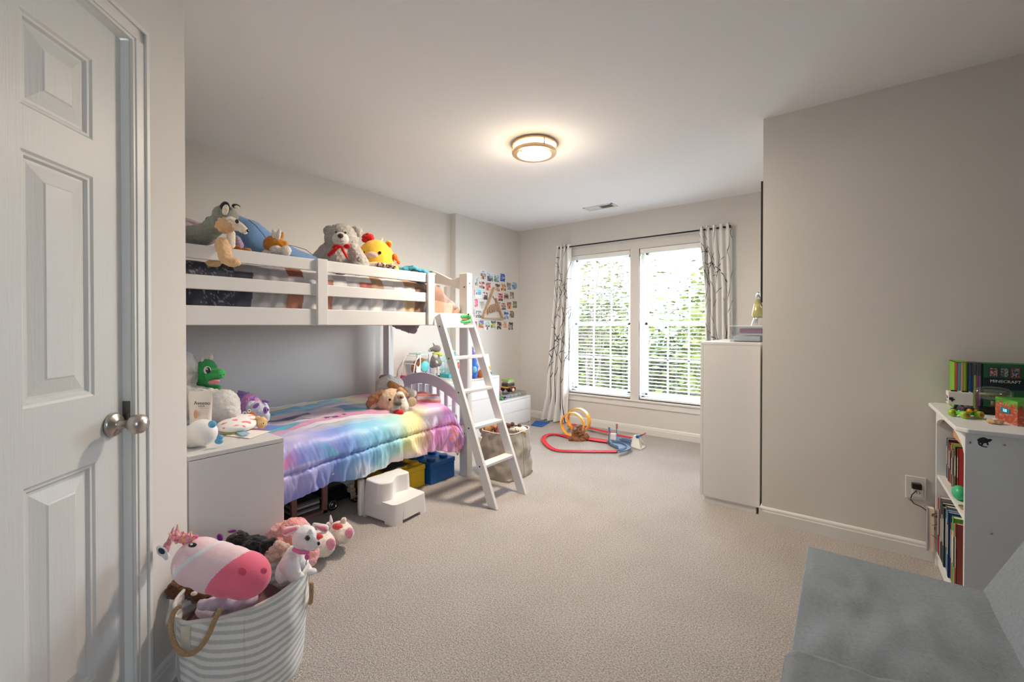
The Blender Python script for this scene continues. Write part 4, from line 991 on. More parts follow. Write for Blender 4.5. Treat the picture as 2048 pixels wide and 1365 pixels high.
# lotion tube
t = thing('lotion_tube', 'white flared lotion tube with lettering standing behind the white toy on the cabinet', 'lotion tube', PZ(401, 878, NZ))
d = 1.84; c0 = PD(401, 838, d); k = d/FPX
m = MB(); rows = []
for f, wv, th in ((0, 17, 15), (.1, 19, 16), (.5, 21, 11), (.85, 24, 5), (.93, 24, 2.5), (1.0, 22, 1.5)):
    z = (NZ)+(PD(401, 783, d).z-NZ)*f; cc = Vector((c0.x, c0.y, z)); rows.append([m.bm.verts.new(cc+RT*math.cos(q*PI/12)*wv*k+F0*math.sin(q*PI/12)*th*k) for q in range(24)])
for A, B in zip(rows, rows[1:]):
    for q in range(24): m.bm.faces.new((A[q], A[(q+1) % 24], B[(q+1) % 24], B[q]))
m.bm.faces.new(rows[0][::-1]); m.bm.faces.new(rows[-1])
m.build('tube_body', mat('lotion_white', (232, 226, 218), rough=.4), t, smooth=True, bevel=.001)
fr = lambda x, y, dd: PD(x, y, d+dd)
text('brand_lettering', 'Aveeno', mat('ink_grey', (66, 62, 64), rough=.7), t, fr(404, 807, -.030), RT, UP, .022); text('brand_lettering', 'KIDS', mat('ink_soft', (110, 106, 108), rough=.7), t, fr(403, 813.5, -.036), RT, UP, .012)
m_or = mat('label_orange', (214, 160, 130), rough=.6)
m = MB()
for y_, w_ in ((817.5, 9), (821, 8), (824, 9), (827, 7), (830, 8)): a = fr(408, y_, -.0365); m.obox(a, (w_*2*k, .0006, .0018 if y_ < 818 else .0009), camrot())
m.build('label_print', m_or, t)
part_ = PL(d); part_.e(391.5, 829, 4, 9, -.034, 1.5); soft('label_emblem', m_or, t, part_)
# white bird shaped machine
t = toy('bird_nightlight', 'round white plastic bird shaped toy with blue dots on the edge of the cabinet', 'toy', 408, 893, 1.74)
wp = plastic('white_shell', (238, 236, 232))
t.location = PZ(408, 893, NZ)
part(t, 'body', wp, [(404, 866, 33, 27, 0, 24), (386, 872, 28, 23, 0, 22)], voxel=.004, smooth=3)
bd = plastic('sky_blue', (104, 170, 214), rough=.6)
part(t, 'blue_knob', bd, [(424.5, 849, 8.5, 7.5, -.03, 6)]); part(t, 'blue_foot', bd, [(440, 875, 7, 5, -.01, 5), (438, 883, 9, 6, -.01, 6)]); part(t, 'tail', wp, [('c', 380, 893, 3, 392, 891, 3, -.02)])
line3(t, 'button', mat('ink_grey'), [(410, 888), (411, 888)], .0012, -.051); done(t)
# flowered pillow, fluffy caterpillar, puppy, small toys
t = toy('flower_pillow', 'small white pillow printed with coral flowers on the cabinet', 'pillow', 478, 858, 1.98)
def flo(p, n):
    v = p*34; k = noise.noise(Vector((v.x, v.y*1, v.z*1.6))); return (226, 128, 128) if k > .36 else (240, 180, 170) if k > .33 else (240, 238, 236)
part(t, 'pillow_cover', mat('flower_print', (255, 255, 255), rough=.85, attr='Col'), [(474, 850, 42, 13, .02, 40, 3), (488, 840, 28, 11, .08, 26, 8)], fn=flo, voxel=.003); done(t)
t = toy('caterpillar_plush', 'fuzzy purple and pink striped plush lying behind the white puppy plush', 'soft toy', 495, 815, 2.4)
def cat_(p, n): v = (p-PD(486, 792, 2.4)).dot(RT)+.4*(PD(486, 792, 2.4)-p).dot(UP); return (160, 124, 206) if v < .022 or .065 < v < .08 else (224, 150, 216)
part(t, 'body', mat('fuzzy_stripes', (255, 255, 255), rough=1, attr='Col', bump=.8, bscale=150, sheen=.4), [('c', 483, 796, 13, 503, 808, 17), (494, 822, 16, 18)], fluff=.012, fscale=70, fn=cat_); done(t)
t = toy('puppy_plush', 'small white plush puppy with purple ears and patches on the bottom bunk', 'soft toy', 518, 825, 2.26)
wb = P_('bluewhite', (214, 216, 232)); pu = P_('purple', (150, 112, 196))
part(t, 'head', wb, [(518, 822, 21, 20, 0, 19), (504, 816, 13, 14, .02), ('c', 530, 832, 10, 533, 838, 7, -.03)], fluff=.002)
part(t, 'ear', pu, [(512, 812, 8, 4, -.055, 3, -38)]); part(t, 'ear', pu, [(532, 803, 9, 3, .0, 3, 8)]); part(t, 'eye_patch', pu, [(531, 821, 5, 7, -.05, 4)])
for x, y in ((531, 822), (536, 820)): part(t, 'eye', m_eye, [(x, y, 1.5, 2.2, -.07, 1.5)])
done(t)
t = toy('tiger_plush', 'tiny brown plush with round white eyes on the cabinet corner', 'soft toy', 502, 836, 2.10)
part(t, 'body', P_('brown', (178, 112, 62)), [(500, 831, 11, 8), (508, 838, 9, 7)], fluff=.002)
for x, y, r in ((489, 827, 3.6), (498, 822.5, 3.4)): e = part(t, 'eye', m_eyew, [(x, y, r, r, -.02, r)]); part(t, 'pupil', m_eye, [(x+.8, y-.5, r*.5, r*.5, -.032, r*.5)], parent=e)
done(t)
t = toy('chick_plush', 'small pale yellow chick plush at the back corner of the cabinet', 'soft toy', 525, 850, 2.06)
part(t, 'body', P_('chick', (234, 200, 140)), [(524, 846, 11, 12), (515, 837, 5, 5)], fluff=.002); part(t, 'eye', m_eye, [(527, 847.5, 1.3, 1.3, -.028, 1.3)]); done(t)
# cards on the cabinet top
for k, (q, cc, lb) in enumerate(((((452, 872), (470, 859), (540, 863), (500, 878)), (244, 240, 236), 'white greeting card with pink edge lying open on the cabinet top'), (((440, 868), (462, 860), (490, 858), (470, 869)), (214, 216, 130), 'lime and yellow striped card under the greeting card on the cabinet'), (((462, 860), (478, 858), (500, 868), (484, 873)), (150, 186, 206), 'pale blue crinkled wrapper on top of the cards on the cabinet'))):
    zz = NZ+.002+.004*k; pts = [PZ(x, y, zz) for x, y in q]; c = sum(pts, Vector())/4
    t = thing('greeting_card' if k < 2 else 'wrapper', lb, 'card' if k < 2 else 'wrapper', (c.x, c.y, NZ))
    m = MB(); a = [m.bm.verts.new(p) for p in pts]; b = [m.bm.verts.new(p+UP*.002) for p in pts]; m.bm.faces.new(a[::-1]); m.bm.faces.new(b)
    for i in range(4): m.bm.faces.new((a[i], a[(i+1) % 4], b[(i+1) % 4], b[i]))
    m.build('card_sheet', mat('card_%d' % k, cc, rough=.5), t)
    m = MB(); 
    if k == 0:
        m.tube([pts[1]+UP*.003, pts[2]+UP*.003], .002, 5); m.build('pink_edge', mat('coral_edge', (232, 110, 110)), t)
        p = PL(dep(c)); p.e(478, 868, 8, 2, 0, 8); soft('sticker_print', mat('grey_green', (150, 170, 170)), t, p)
    elif k == 1: m.tube([pts[0].lerp(pts[1], .5)+UP*.003, pts[3].lerp(pts[2], .5)+UP*.003], .003, 5); m.build('yellow_stripe', mat('lime_stripe', (226, 220, 70)), t)
# ---- dog plush on the bottom bunk
t = toy('dog_plush', 'tan and white floppy dog plush with a red tongue lying on the bottom bunk', 'soft toy', 795, 815, 3.12)
dt = P_('dog_tan', (226, 196, 164)); dbn = P_('dog_brown', (176, 128, 88)); dw = P_('dog_white', (236, 230, 222))
hd = part(t, 'head', dt, [(783, 802, 27, 25, 0, 24), (790, 815, 22, 14, -.04, 16), (772, 806, 18, 18, 0)], fluff=.005)
part(t, 'muzzle', dw, [('c', 800, 792, 9, 806, 814, 12, -.06, -.065), (796, 818, 16, 8, -.07)], fluff=.003)
part(t, 'body', dw, [('c', 775, 778, 20, 790, 772, 18, .10, .22), ('c', 768, 768, 14, 778, 762, 12, .12, .15)], fluff=.006)
part(t, 'back_patch', dbn, [('c', 782, 770, 8, 812, 786, 8, .04, .04)], fluff=.004)
part(t, 'ear', dbn, [('c', 764, 787, 8, 745, 800, 10, -.02, -.03), (740, 808, 8, 9, -.03)], fluff=.005)
part(t, 'ear', P_('dog_beige', (206, 160, 124)), [('c', 800, 781, 6, 812, 790, 6, -.02, .0)], fluff=.003)
part(t, 'tail', dbn, [(767, 756, 9, 6, .16)], fluff=.005)
part(t, 'front_paw', dt, [(747, 812, 13, 10, -.01, 11)], fluff=.004); part(t, 'front_paw', dt, [(824, 804, 9, 10, -.01, 10)], fluff=.004)
part(t, 'hind_paw', dw, [('c', 812, 784, 9, 826, 788, 8, .05)], fluff=.004)
part(t, 'eye_patch', P_('dog_beige'), [(801, 794, 7, 5, -.105, 3)]); part(t, 'eye', m_eye, [(779.5, 800, 2.6, 2.6, -.088, 2)]); part(t, 'eye', m_eye, [(802, 795, 2.2, 2.4, -.115, 2)])
part(t, 'nose', P_('dognose', (110, 96, 92)), [(796, 807.5, 8, 5, -.125, 5)]); line3(t, 'mouth', m_thread, [(797, 813), (797, 821)], .0013, -.135)
part(t, 'tongue', P_('tongue', (222, 44, 50)), [(797, 826, 11, 6, -.115, 7)]); done(t)
t = toy('folded_blanket', 'folded pink and grey striped blanket at the foot of the bottom bunk', 'blanket', 858, 810, 3.42)
def st(p, n): v = p.z*150+noise.noise(p*20)*2; return (232, 150, 142) if math.sin(v) > .2 else (196, 196, 206) if math.sin(v) < -.6 else (236, 200, 196)
part(t, 'blanket_cloth', mat('stripe_blanket', (255, 255, 255), rough=.9, attr='Col'), [('c', 838, 802, 8, 872, 803, 10), ('c', 838, 794, 6, 872, 796, 7, .03), ('c', 822, 790, 6, 850, 788, 5, .12)], fluff=.004, fscale=25, fn=st); done(t)
# ---- pink pig plush and unicorn slippers on the floor
t = toy('pig_plush', 'pink curly fur plush lying on the carpet in front of the cabinet', 'soft toy', 575, 1120, 1.86)
t.location.z = 0
def pk(p, n): k = noise.noise(p*9); return (244, 160, 158) if k > 0 else (240, 178, 180)
part(t, 'body', mat('pink_curls', (255, 255, 255), rough=1, attr='Col', bump=.9, bscale=120, sheen=.4), [('c', 556, 1078, 30, 586, 1076, 36, 0), ('c', 586, 1076, 38, 606, 1108, 34, -.05), (572, 1120, 44, 44, -.02)], fluff=.007, fscale=60, fn=pk, floor=.004)
part(t, 'tail', P_('pig_pink', (246, 164, 168)), [(546, 1038, 16, 10, .02, 12, 10)], fluff=.006); part(t, 'foot', P_('pig_pink'), [('c', 560, 1088, 14, 566, 1098, 14, -.12)], fluff=.005); done(t)
def slipper(lb, x, y, d, sc):
    t = toy('unicorn_slipper', lb, 'slipper', x, y+22*sc, d, 'unicorn slippers'); t.location.z = 0
    w = P_('slipper_white', (240, 228, 218)); f = lambda L: [tuple([x+(q[0]*sc)]+[y+q[1]*sc]+[v*sc for v in q[2:4]]+list(q[4:])) for q in L]
    part(t, 'body', w, f([(0, 2, 25, 21, 0), (9, 6, 18, 17, -.03), (-6, -4, 18, 16, .04)]), fluff=.005, floor=.003)
    part(t, 'opening', P_('lining', (214, 84, 84)), f([(-6, -10, 11, 6.5, -.036, 6, 8)])); part(t, 'snout', P_('snout', (240, 164, 184)), f([(17, 3, 9, 11, -.055, 6, 20)]), fluff=.002)
    part(t, 'ear', w, f([(6, -22, 6, 7, .0, 4, 10)]), fluff=.002); e = part(t, 'ear', w, f([(-25, -14, 5, 5, 0, 4)]), fluff=.002)
    p = PL(d); p.cap(x-19*sc, y-20*sc, 4*sc, x-20*sc, y-32*sc, 1.6*sc, -.01, n=8); soft('horn', mat('horn_lilac', (226, 214, 232), rough=.3, coat=.4), t, p); done(t)
slipper('white unicorn slipper farther from the basket, beside the step stool', 681, 1064, 2.30, 1.0)
slipper('white unicorn slipper nearer the basket, behind the white puppy', 641, 1086, 2.19, 1.15)
# ================================================================== THINGS ON THE WALL
def photo(x0, y0, x1, y1, top, mid, bot, label, bw=False):
    """a small print taped to the left wall; picture as a fine grid of flat colours"""
    a = PX(x0, y0, XP+.0015); b = PX(x1, y1, XP+.0015); ya, yb = a.y, b.y
    ym = (y0+y1)/2; zt = PX((x0+x1)/2, y0, XP).z; zb = PX((x0+x1)/2, y1, XP).z
    t = thing('photo_print', label, 'photo print', (XP, (ya+yb)/2, (zt+zb)/2), 0, 'photo prints on the wall')
    boxo('white_border', mat('photo_paper', (238, 238, 238), rough=.3), t, (XP+.0003, XP+.0012, ya, yb, zb, zt), bevel=0)
    m = MB(); n1, n2 = 9, 14; bd = .004; s = random.Random(int(x0*7+y0*13)).uniform(0, 90)
    for i in range(n1):
        for j in range(n2):
            u0, u1 = ya+bd+(yb-ya-2*bd)*i/n1, ya+bd+(yb-ya-2*bd)*(i+1)/n1; v0, v1 = zb+bd+(zt-zb-2*bd)*j/n2, zb+bd+(zt-zb-2*bd)*(j+1)/n2
            m.quad((XP+.0016, u0, v0), (XP+.0016, u1, v0), (XP+.0016, u1, v1), (XP+.0016, u0, v1))
    me = m.mesh('picture', normals=False)
    def f(c, n):
        v = (c.z-zb)/(zt-zb); u = (c.y-ya)/(yb-ya)
        base = top if v > .66 else mid if v > .34 else bot
        k = nz(u*4+s, v*5, s)
        if k > .18: base = lerpc(base, bot, .8)
        if k < -.22: base = lerpc(base, (235, 225, 215), .7)
        # standing figures in the middle
        if abs(u-.5+.12*nz(s, 1, 2)) < .17 and v < .62 and nz(s, 3, 3) > -.1: base = lerpc(base, mid if v < .4 else (196, 150, 128), .75)
        return base
    paint(me, f, corner=True)
    link('picture', me, mat('photo_ink', (255, 255, 255), rough=.35, attr='Col'), t, True, False)
K = lambda x, y: (930+x/9.75, 530+y/9.75)
DARK, SEA, SKY, SKIN, GRN, RED, PINK, SAND, GRY, BLU = (60, 54, 60), (90, 150, 196), (168, 204, 230), (206, 160, 140), (92, 120, 80), (190, 50, 60), (200, 80, 130), (214, 190, 160), (150, 150, 150), (46, 100, 190)
for (x0, y0, x1, y1, a, b, c, lb) in (
    (300, 105, 412, 292, SKY, DARK, SKIN, 'print of a standing person, first in the top row of the photo wall'),
    (428, 160, 548, 330, SKY, DARK, (90, 110, 140), 'print of people by water, second in the top row of the photo wall'),
    (560, 188, 665, 342, SKY, SEA, GRN, 'print of a lake shore with trees, third in the top row of the photo wall'),
    (682, 170, 785, 332, BLU, (60, 120, 210), (30, 70, 170), 'bright blue print at the right end of the top row of the photo wall'),
    (195, 235, 262, 415, SKY, (170, 206, 206), DARK, 'pale print beside the bunk post in the second photo row'),
    (272, 322, 388, 470, (196, 120, 140), SKIN, DARK, 'print of two people in pink, second photo row, left of the sign tip'),
    (400, 340, 508, 508, (120, 60, 60), RED, SKIN, 'dark red print of a group just left of the wooden sign tip'),
    (586, 368, 686, 528, DARK, SKIN, (120, 70, 60), 'warm brown portrait print just right of the wooden sign tip'),
    (700, 358, 800, 514, (210, 180, 170), (234, 170, 90), (90, 80, 50), 'orange sunset print in the second row of the photo wall'),
    (812, 342, 905, 496, DARK, (150, 150, 160), (110, 150, 190), 'print with dark and blue figures beside the sea horizon print'),
    (915, 335, 1015, 488, (150, 180, 214), (60, 110, 160), (130, 170, 200), 'sea horizon print at the far right of the second photo row'),
    (170, 470, 198, 600, PINK, (180, 60, 150), PINK, 'narrow magenta print beside the bunk post in the third photo row'),
    (210, 478, 330, 645, (90, 200, 220), (40, 110, 160), (220, 230, 240), 'turquoise sea print in the third row of the photo wall'),
    (340, 525, 445, 690, (230, 200, 200), SKIN, DARK, 'light print of a face touching the left edge of the wooden sign'),
    (640, 555, 742, 712, PINK, (190, 70, 100), DARK, 'pink headed print in the third row just right of the wooden sign'),
    (755, 542, 853, 690, (170, 160, 150), DARK, (150, 100, 110), 'print of a seated group in the middle of the third row right of the sign'),
    (868, 525, 962, 678, (110, 100, 90), (170, 130, 110), GRY, 'brown print of one person at the right of the third photo row'),
    (184, 660, 258, 830, PINK, (220, 80, 140), (200, 60, 110), 'hot pink print beside the bunk post in the fourth photo row'),
    (275, 705, 388, 868, GRY, (180, 170, 160), (200, 206, 214), 'pale grey print left of the wooden sign in the fourth row of the photo wall'),
    (700, 738, 800, 888, (190, 150, 130), (70, 80, 130), (80, 80, 90), 'print of two children in blue right of the sign in the fourth row'),
    (815, 718, 908, 866, (120, 110, 110), (170, 60, 50), (220, 150, 130), 'print with a red top in the middle of the fourth row right of the sign'),
    (925, 702, 1015, 850, (110, 130, 100), (130, 150, 110), GRN, 'green garden print at the right end of the fourth row of the photo wall'),
    (160, 850, 190, 1020, GRY, DARK, (200, 200, 210), 'narrow grey print beside the bunk post in the fifth photo row'),
    (205, 888, 322, 1040, (130, 140, 150), (190, 190, 190), (90, 100, 100), 'grey green print left of the sign foot in the fifth photo row'),
    (757, 908, 855, 1066, BLU, (210, 220, 235), (50, 120, 200), 'blue and white print right of the sign foot in the fifth photo row'),
    (868, 892, 962, 1040, (130, 110, 100), (60, 80, 70), (150, 140, 130), 'dark green print at the right end of the fifth row of the photo wall'),
    (170, 1095, 240, 1272, (170, 90, 110), SKIN, (150, 60, 90), 'reddish print beside the ladder top at the left end of the bottom photo row'),
    (258, 1080, 372, 1240, (60, 100, 200), (90, 160, 80), (200, 60, 60), 'red, blue and green print second in the bottom row of the photo wall'),
    (385, 1108, 486, 1275, (80, 190, 210), DARK, (230, 235, 238), 'print of a red boat on turquoise water in the bottom photo row'),
    (500, 1085, 605, 1240, (70, 80, 120), (214, 214, 110), GRN, 'yellow and blue striped print in the middle of the bottom photo row'),
    (617, 1105, 716, 1268, (120, 110, 110), (80, 70, 70), (60, 56, 56), 'dark black and white print right of centre in the bottom photo row'),
    (730, 1090, 828, 1240, (214, 200, 190), (216, 160, 130), SKIN, 'pale print of a hand second from right in the bottom photo row'),
    (843, 1112, 938, 1275, DARK, (176, 190, 196), (70, 76, 80), 'grey misty seascape print at the right end of the bottom photo row')):
    p = K(x0, y0); q = K(x1, y1); photo(p[0], p[1], q[0], q[1], a, b, c, lb)
t = thing('wooden_sign', 'triangular mountain shaped wooden wall sign with cut out lettering among the photo prints', 'sign', PX(986, 612, XP))
m_wood = mat('sign_wood', (186, 156, 128), rough=.75, bump=.3, bscale=60, vary=.15, vscale=30)
m = MB(); q = [PX(*K(x, y), XP+.018) for x, y in ((568, 445), (348, 1035), (735, 1050), (592, 650))]
def wb(a, b, w=.016): m.bar(a, b, w, .032, up=(1, 0, 0))
wb(q[0], q[1]); wb(q[1], q[2]); wb(q[2], q[3])
m.build('frame', m_wood, t, bevel=.001)
m = MB(); 
a, b_, c_ = (PX(*K(x, y), XP+.012) for x, y in ((495, 640), (545, 612), (592, 650)))
m.bar(a, b_, .008, .014, up=(1, 0, 0)); m.bar(b_, PX(*K(562, 650), XP+.012), .008, .014, up=(1, 0, 0)); m.build('snow_line', m_wood, t)
tc_ = PX(*K(557, 855), XP+.020); text('lettering', 'EXPLORE', m_wood, t, tc_, (0, 1, .10), (0, .12, 1), .145, extrude=.008, bold=.002)
# squeeze the lettering to the width it has in the sign
o = bpy.data.objects['lettering']; me = o.data; ys = [v.co.y for v in me.vertices]; cy = (min(ys)+max(ys))/2
wgt = (PX(*K(672, 850), XP).y-PX(*K(432, 850), XP).y)/(max(ys)-min(ys))
for v in me.vertices: v.co.y = cy+(v.co.y-cy)*wgt
# ================================================================== UNDER THE BED
def studbox(name, label, x0, x1, y0, y1, h, col, nx_, ny_):
    m = plastic(name, col, rough=.45)
    t = thing('storage_brick', label, 'storage box', ((x0+x1)/2, (y0+y1)/2, 0), 0)
    boxo('box_body', m, t, (x0, x1, y0, y1, 0, h-.035), bevel=.008, seg=3)
    boxo('lid', m, t, (x0-.003, x1+.003, y0-.003, y1+.003, h-.036, h), bevel=.006, seg=3)
    for i in range(nx_):
        for j in range(ny_):
            cx = x0+(x1-x0)*(i+.5)/nx_; cy = y0+(y1-y0)*(j+.5)/ny_
            MB().lathe([(.034, 0), (.034, .017), (.031, .020), (.0001, .020)], (cx, cy, h-.001), 28).build('stud', m, t, smooth=True, bevel=.0005)
    return t
studbox('brick_blue', 'blue storage box shaped like a toy brick under the foot of the bed', -2.68, -2.43, 2.185, 2.435, .158, (20, 92, 158), 2, 2)
studbox('brick_yellow', 'yellow storage box shaped like a toy brick under the bed behind the step stool', -2.72, -2.47, 1.735, 2.165, .158, (226, 184, 28), 2, 4)
o = boxo('black_tray', mat('black_plastic'), None, (-2.66, -2.50, 1.84, 2.04, .181, .188), bevel=.003); o.name = 'tablet'; props(o, 'flat black tablet lying on the yellow brick box under the bed', 'tablet')
# mauve slatted crate with a stack of magazines
m_mauve = mat('mauve_wood', (150, 106, 104), rough=.7)
t = thing('slatted_crate', 'mauve wooden slatted crate under the bottom bunk', 'crate', (-2.72, 1.20, 0))
cx0, cx1, cy0, cy1 = -2.86, -2.60, .98, 1.47
for y in (cy0, (cy0+cy1)/2+.02, cy1-.03): boxo('upright', m_mauve, t, (cx1-.022, cx1, y, y+.032, 0, .24), bevel=.002); boxo('upright', m_mauve, t, (cx0, cx0+.022, y, y+.032, 0, .24), bevel=.002)
for z in (.0, .215): boxo('board', m_mauve, t, (cx0, cx1, cy0, cy1, z, z+.022), bevel=.002)
for k in range(7):
    g = .7+.3*(k % 2); o = boxo('magazine', mat('mag_%d' % (k % 3), ((66, 62, 66), (180, 178, 180), (110, 104, 108))[k % 3], rough=.5), None, (-2.81, -2.62-.004*(k % 2), 1.265, 1.43, .0225+.012*k, .0335+.012*k), bevel=.001)
    props(o, ('bottom magazine of the stack in the mauve crate' if k == 0 else 'top magazine of the stack in the mauve crate' if k == 6 else 'magazine in the mauve crate stack, %s from the bottom' % ('', 'second', 'third', 'fourth', 'fifth', 'sixth')[k]), 'magazine', 'magazines in the crate')
# black toy hot rod with chrome engine
hub = PX(665, 1010, -2.60); hub.z = .036
t = thing('toy_car', 'black toy car with a chrome engine and wide wheel in the dark under the bed', 'toy car', (-2.68, hub.y, 0))
m_tyre = mat('tyre', (22, 22, 24), rough=.6); m_chrome = mat('chrome', (220, 220, 224), rough=.12, metal=1); m_cb = mat('car_black', (18, 20, 26), rough=.2, coat=.6)
for y in (hub.y, hub.y+.17):
    for x in (-2.61, -2.78):
        w = MB().lathe([(.0001, -.018), (.03, -.018), (.036, -.014), (.037, -.01), (.037, .01), (.034, .016), (.026, .017), (.0001, .010)], (x, y, .037), 32, (1, 0, 0)).build('wheel', m_tyre, t, smooth=True)
        MB().lathe([(.0001, .014), (.006, .018), (.008, .014), (.018, .012), (.023, .018), (.026, .019), (.026, .01), (.0001, .01)], (x, y, .037), 24, (1, 0, 0)).build('hub_cap', m_chrome, w, smooth=True)
pl = []
y0 = hub.y
m = MB(); m.prism([(y0-.05, .03), (y0+.22, .03), (y0+.225, .06), (y0+.16, .075), (y0+.10, .14), (y0-.02, .14), (y0-.07, .09)], -2.77, -2.63, axis='x'); m.build('car_body', m_cb, t, bevel=.012, seg=3, smooth=True)
ec = PX(701, 996, -2.62); ey = ec.y
m = MB(); m.box(-2.64, -2.595, ey-.018, ey+.024, .075, .10)
m.box(-2.64, -2.605, ey-.008, ey+.014, .10, .125); m.build('engine_block', mat('engine_silver', (214, 210, 204), rough=.3, metal=.35), t, bevel=.003)
for k in range(4): MB().tube([(-2.598, ey-.014+.010*k, .078), (-2.588, ey-.015+.010*k, .065), (-2.586, ey-.017+.010*k, .035)], .0035, 8).build('exhaust_pipe', mat('engine_silver'), t, smooth=True)
# ================================================================== STEP STOOL
t = thing('step_stool', 'white plastic two step stool with curved steps on the carpet beside the bed', 'step stool', (-2.24, 1.71, 0))
ms = plastic('stool', (226, 224, 222), rough=.4)
sx0, sx1, ty0, ty1 = -2.395, -2.09, 1.565, 1.87
def rr(pts, r=.03, n=5):
    out = []; k = len(pts)
    for i in range(k):
        p = Vector(pts[i]); a = (Vector(pts[i-1])-p).normalized(); b = (Vector(pts[(i+1) % k])-p).normalized()
        s0 = p+a*r; s1 = p+b*r
        for j in range(n+1):
            f = j/n; out.append(tuple(s0*(1-f)**2+p*2*f*(1-f)+s1*f*f))
    return out
up_ = rr([(sx0+.015, ty0+.01), (sx0+.18, ty0+.012), (sx0+.215, ty0+.09), (sx0+.13, ty0+.17), (sx0+.155, ty1-.02), (sx0+.015, ty1-.01)], .035)
lo_ = rr([(sx0+.01, ty0+.004), (sx1-.01, ty0+.03), (sx1+.0, ty0+.10), (sx1-.015, ty1-.06), (sx1-.02, ty1), (sx0+.01, ty1)], .03)
def cut_mesh(me, boxes):
    o = bpy.data.objects.new('tmp', me); COL.objects.link(o); cs = []
    for b in boxes:
        c = bpy.data.objects.new('cut', MB().box(*b).mesh()); COL.objects.link(c); cs.append(c)
        q = o.modifiers.new('b', 'BOOLEAN'); q.operation = 'DIFFERENCE'; q.object = c; q.solver = 'EXACT'
    bpy.context.view_layer.update()
    r = bpy.data.meshes.new_from_object(o.evaluated_get(bpy.context.evaluated_depsgraph_get()))
    for c in cs+[o]: bpy.data.objects.remove(c)
    return r
m = MB(); m.prism(lo_, .0, .122, taper=.93)
link('lower_step', cut_mesh(m.mesh(), [(sx0-.1, sx1+.1, ty0+.095, ty1-.065, -.05, .020), (sx0+.045, sx1-.085, ty0-.1, ty1+.1, -.05, .016)]), ms, t, True, True, bevel=.005, seg=3)
m = MB(); m.prism(up_, .100, .232, taper=.94); m.build('upper_step', ms, t, bevel=.010, seg=3, smooth=True)
for a, b in ((ty0-.01, ty0+.03), (ty1-.03, ty1+.01)): boxo('rear_post', ms, t, (sx0-.012, sx0+.02, a, b, 0, .225), bevel=.010, seg=3)
# ================================================================== LINEN BASKET AND ITS TOYS
t = thing('linen_basket', 'rectangular beige linen toy basket standing behind the ladder', 'basket', (-2.16, 2.72, 0))
m_linen = fabric('linen', (176, 166, 152), bump=.35, bscale=900, vary=.16, vscale=9)
bx0, bx1, by0, by1, bh = -2.315, -1.985, 2.56, 2.90, .36
def bask(i, j):
    a = i*2*PI; n_ = 3.6; c, s_ = math.cos(a), math.sin(a)
    r = (abs(c)**n_+abs(s_)**n_)**(-1/n_)
    z = bh*j; fl = 1+.03*math.sin(PI*j)-.04*j+.05*(1-j)
    p = Vector(((bx0+bx1)/2+(bx1-bx0)/2*r*c*fl, (by0+by1)/2+(by1-by0)/2*r*s_*fl, z+.012*j*nz(c*2, s_*2, 1)))
    d = .010*nz(c*2.5, s_*2.5, j*4)+.006*nz(c*6, s_*6, j*8); p.x += c*d; p.y += s_*d
    return p, ()
cloth_grid('basket_side', m_linen, t, bask, 96, 30, None, solid=.006)
boxo('basket_base', m_linen, t, (bx0+.01, bx1-.01, by0+.01, by1-.01, .004, .02), bevel=.004)
rm = [bask(i/48, 1)[0] for i in range(48)]; MB().tube(rm, .005, 6, closed=True).build('rim_piping', fabric('linen_rim', (196, 186, 172)), t, smooth=True)
t = toy('dog_toy', 'brown and tan plush animal with pointed ear in the linen basket, left side', 'soft toy', 975, 870, 3.52)
part(t, 'body', P_('caramel', (188, 136, 92)), [(972, 858, 14, 12), (985, 853, 9, 8), (975, 875, 14, 14)], fluff=.003); part(t, 'ear', P_('beige', (210, 176, 140)), [('c', 957, 848, 1.5, 966, 853, 4.5, -.05)]); 
part(t, 'leg', crm, [('c', 980, 872, 3, 978, 887, 2.5, -.11)]); part(t, 'leg', crm, [('c', 962, 876, 2.5, 959, 886, 2, -.13)]); done(t)
t = toy('striped_toy', 'red plush with black and white stripes standing in the linen basket', 'soft toy', 993, 860, 3.54)
def rst(p, n): v = (p-PD(990, 850, 3.54)).dot(RT)*1.4-(p.z)*.35; k = math.sin(v*170); return (196, 40, 62) if k > -.1 else (40, 36, 50) if k < -.6 else (226, 220, 222)
part(t, 'body', mat('red_stripes', (255, 255, 255), rough=.85, attr='Col'), [('c', 988, 842, 5, 1000, 872, 9)], fn=rst, fluff=.001); done(t)
t = toy('bear_toy', 'small cream plush with brown ears lying on the rim of the linen basket', 'soft toy', 1030, 862, 3.42)
part(t, 'head', crm, [(1035, 861, 9, 7.5), (1025, 859, 7, 6)], fluff=.002); db = P_('dark_brown', (110, 74, 62))
part(t, 'ear', db, [(1017, 852, 5, 4.5, -.01, 4)]); part(t, 'ear', db, [(1025, 849, 4.5, 4.5, -.01, 4)]); part(t, 'ear', db, [(1038.5, 850.5, 4, 3, .0, 4)])
for x, y in ((1031, 858.5), (1037, 863), (1032.5, 862.5)): part(t, 'eye', m_eye, [(x, y, 1.2, 1.2, -.034, 1)])
done(t)
t = toy('white_toy', 'white and gold rounded plush at the right end of the linen basket', 'soft toy', 1045, 864, 3.44)
part(t, 'body', P_('white', (236, 230, 222)), [(1046, 861, 8, 8), (1040, 872, 12, 8)], fluff=.002); part(t, 'belly', P_('gold', (196, 164, 96)), [(1046, 865, 6, 3.4, -.03, 4)]); done(t)
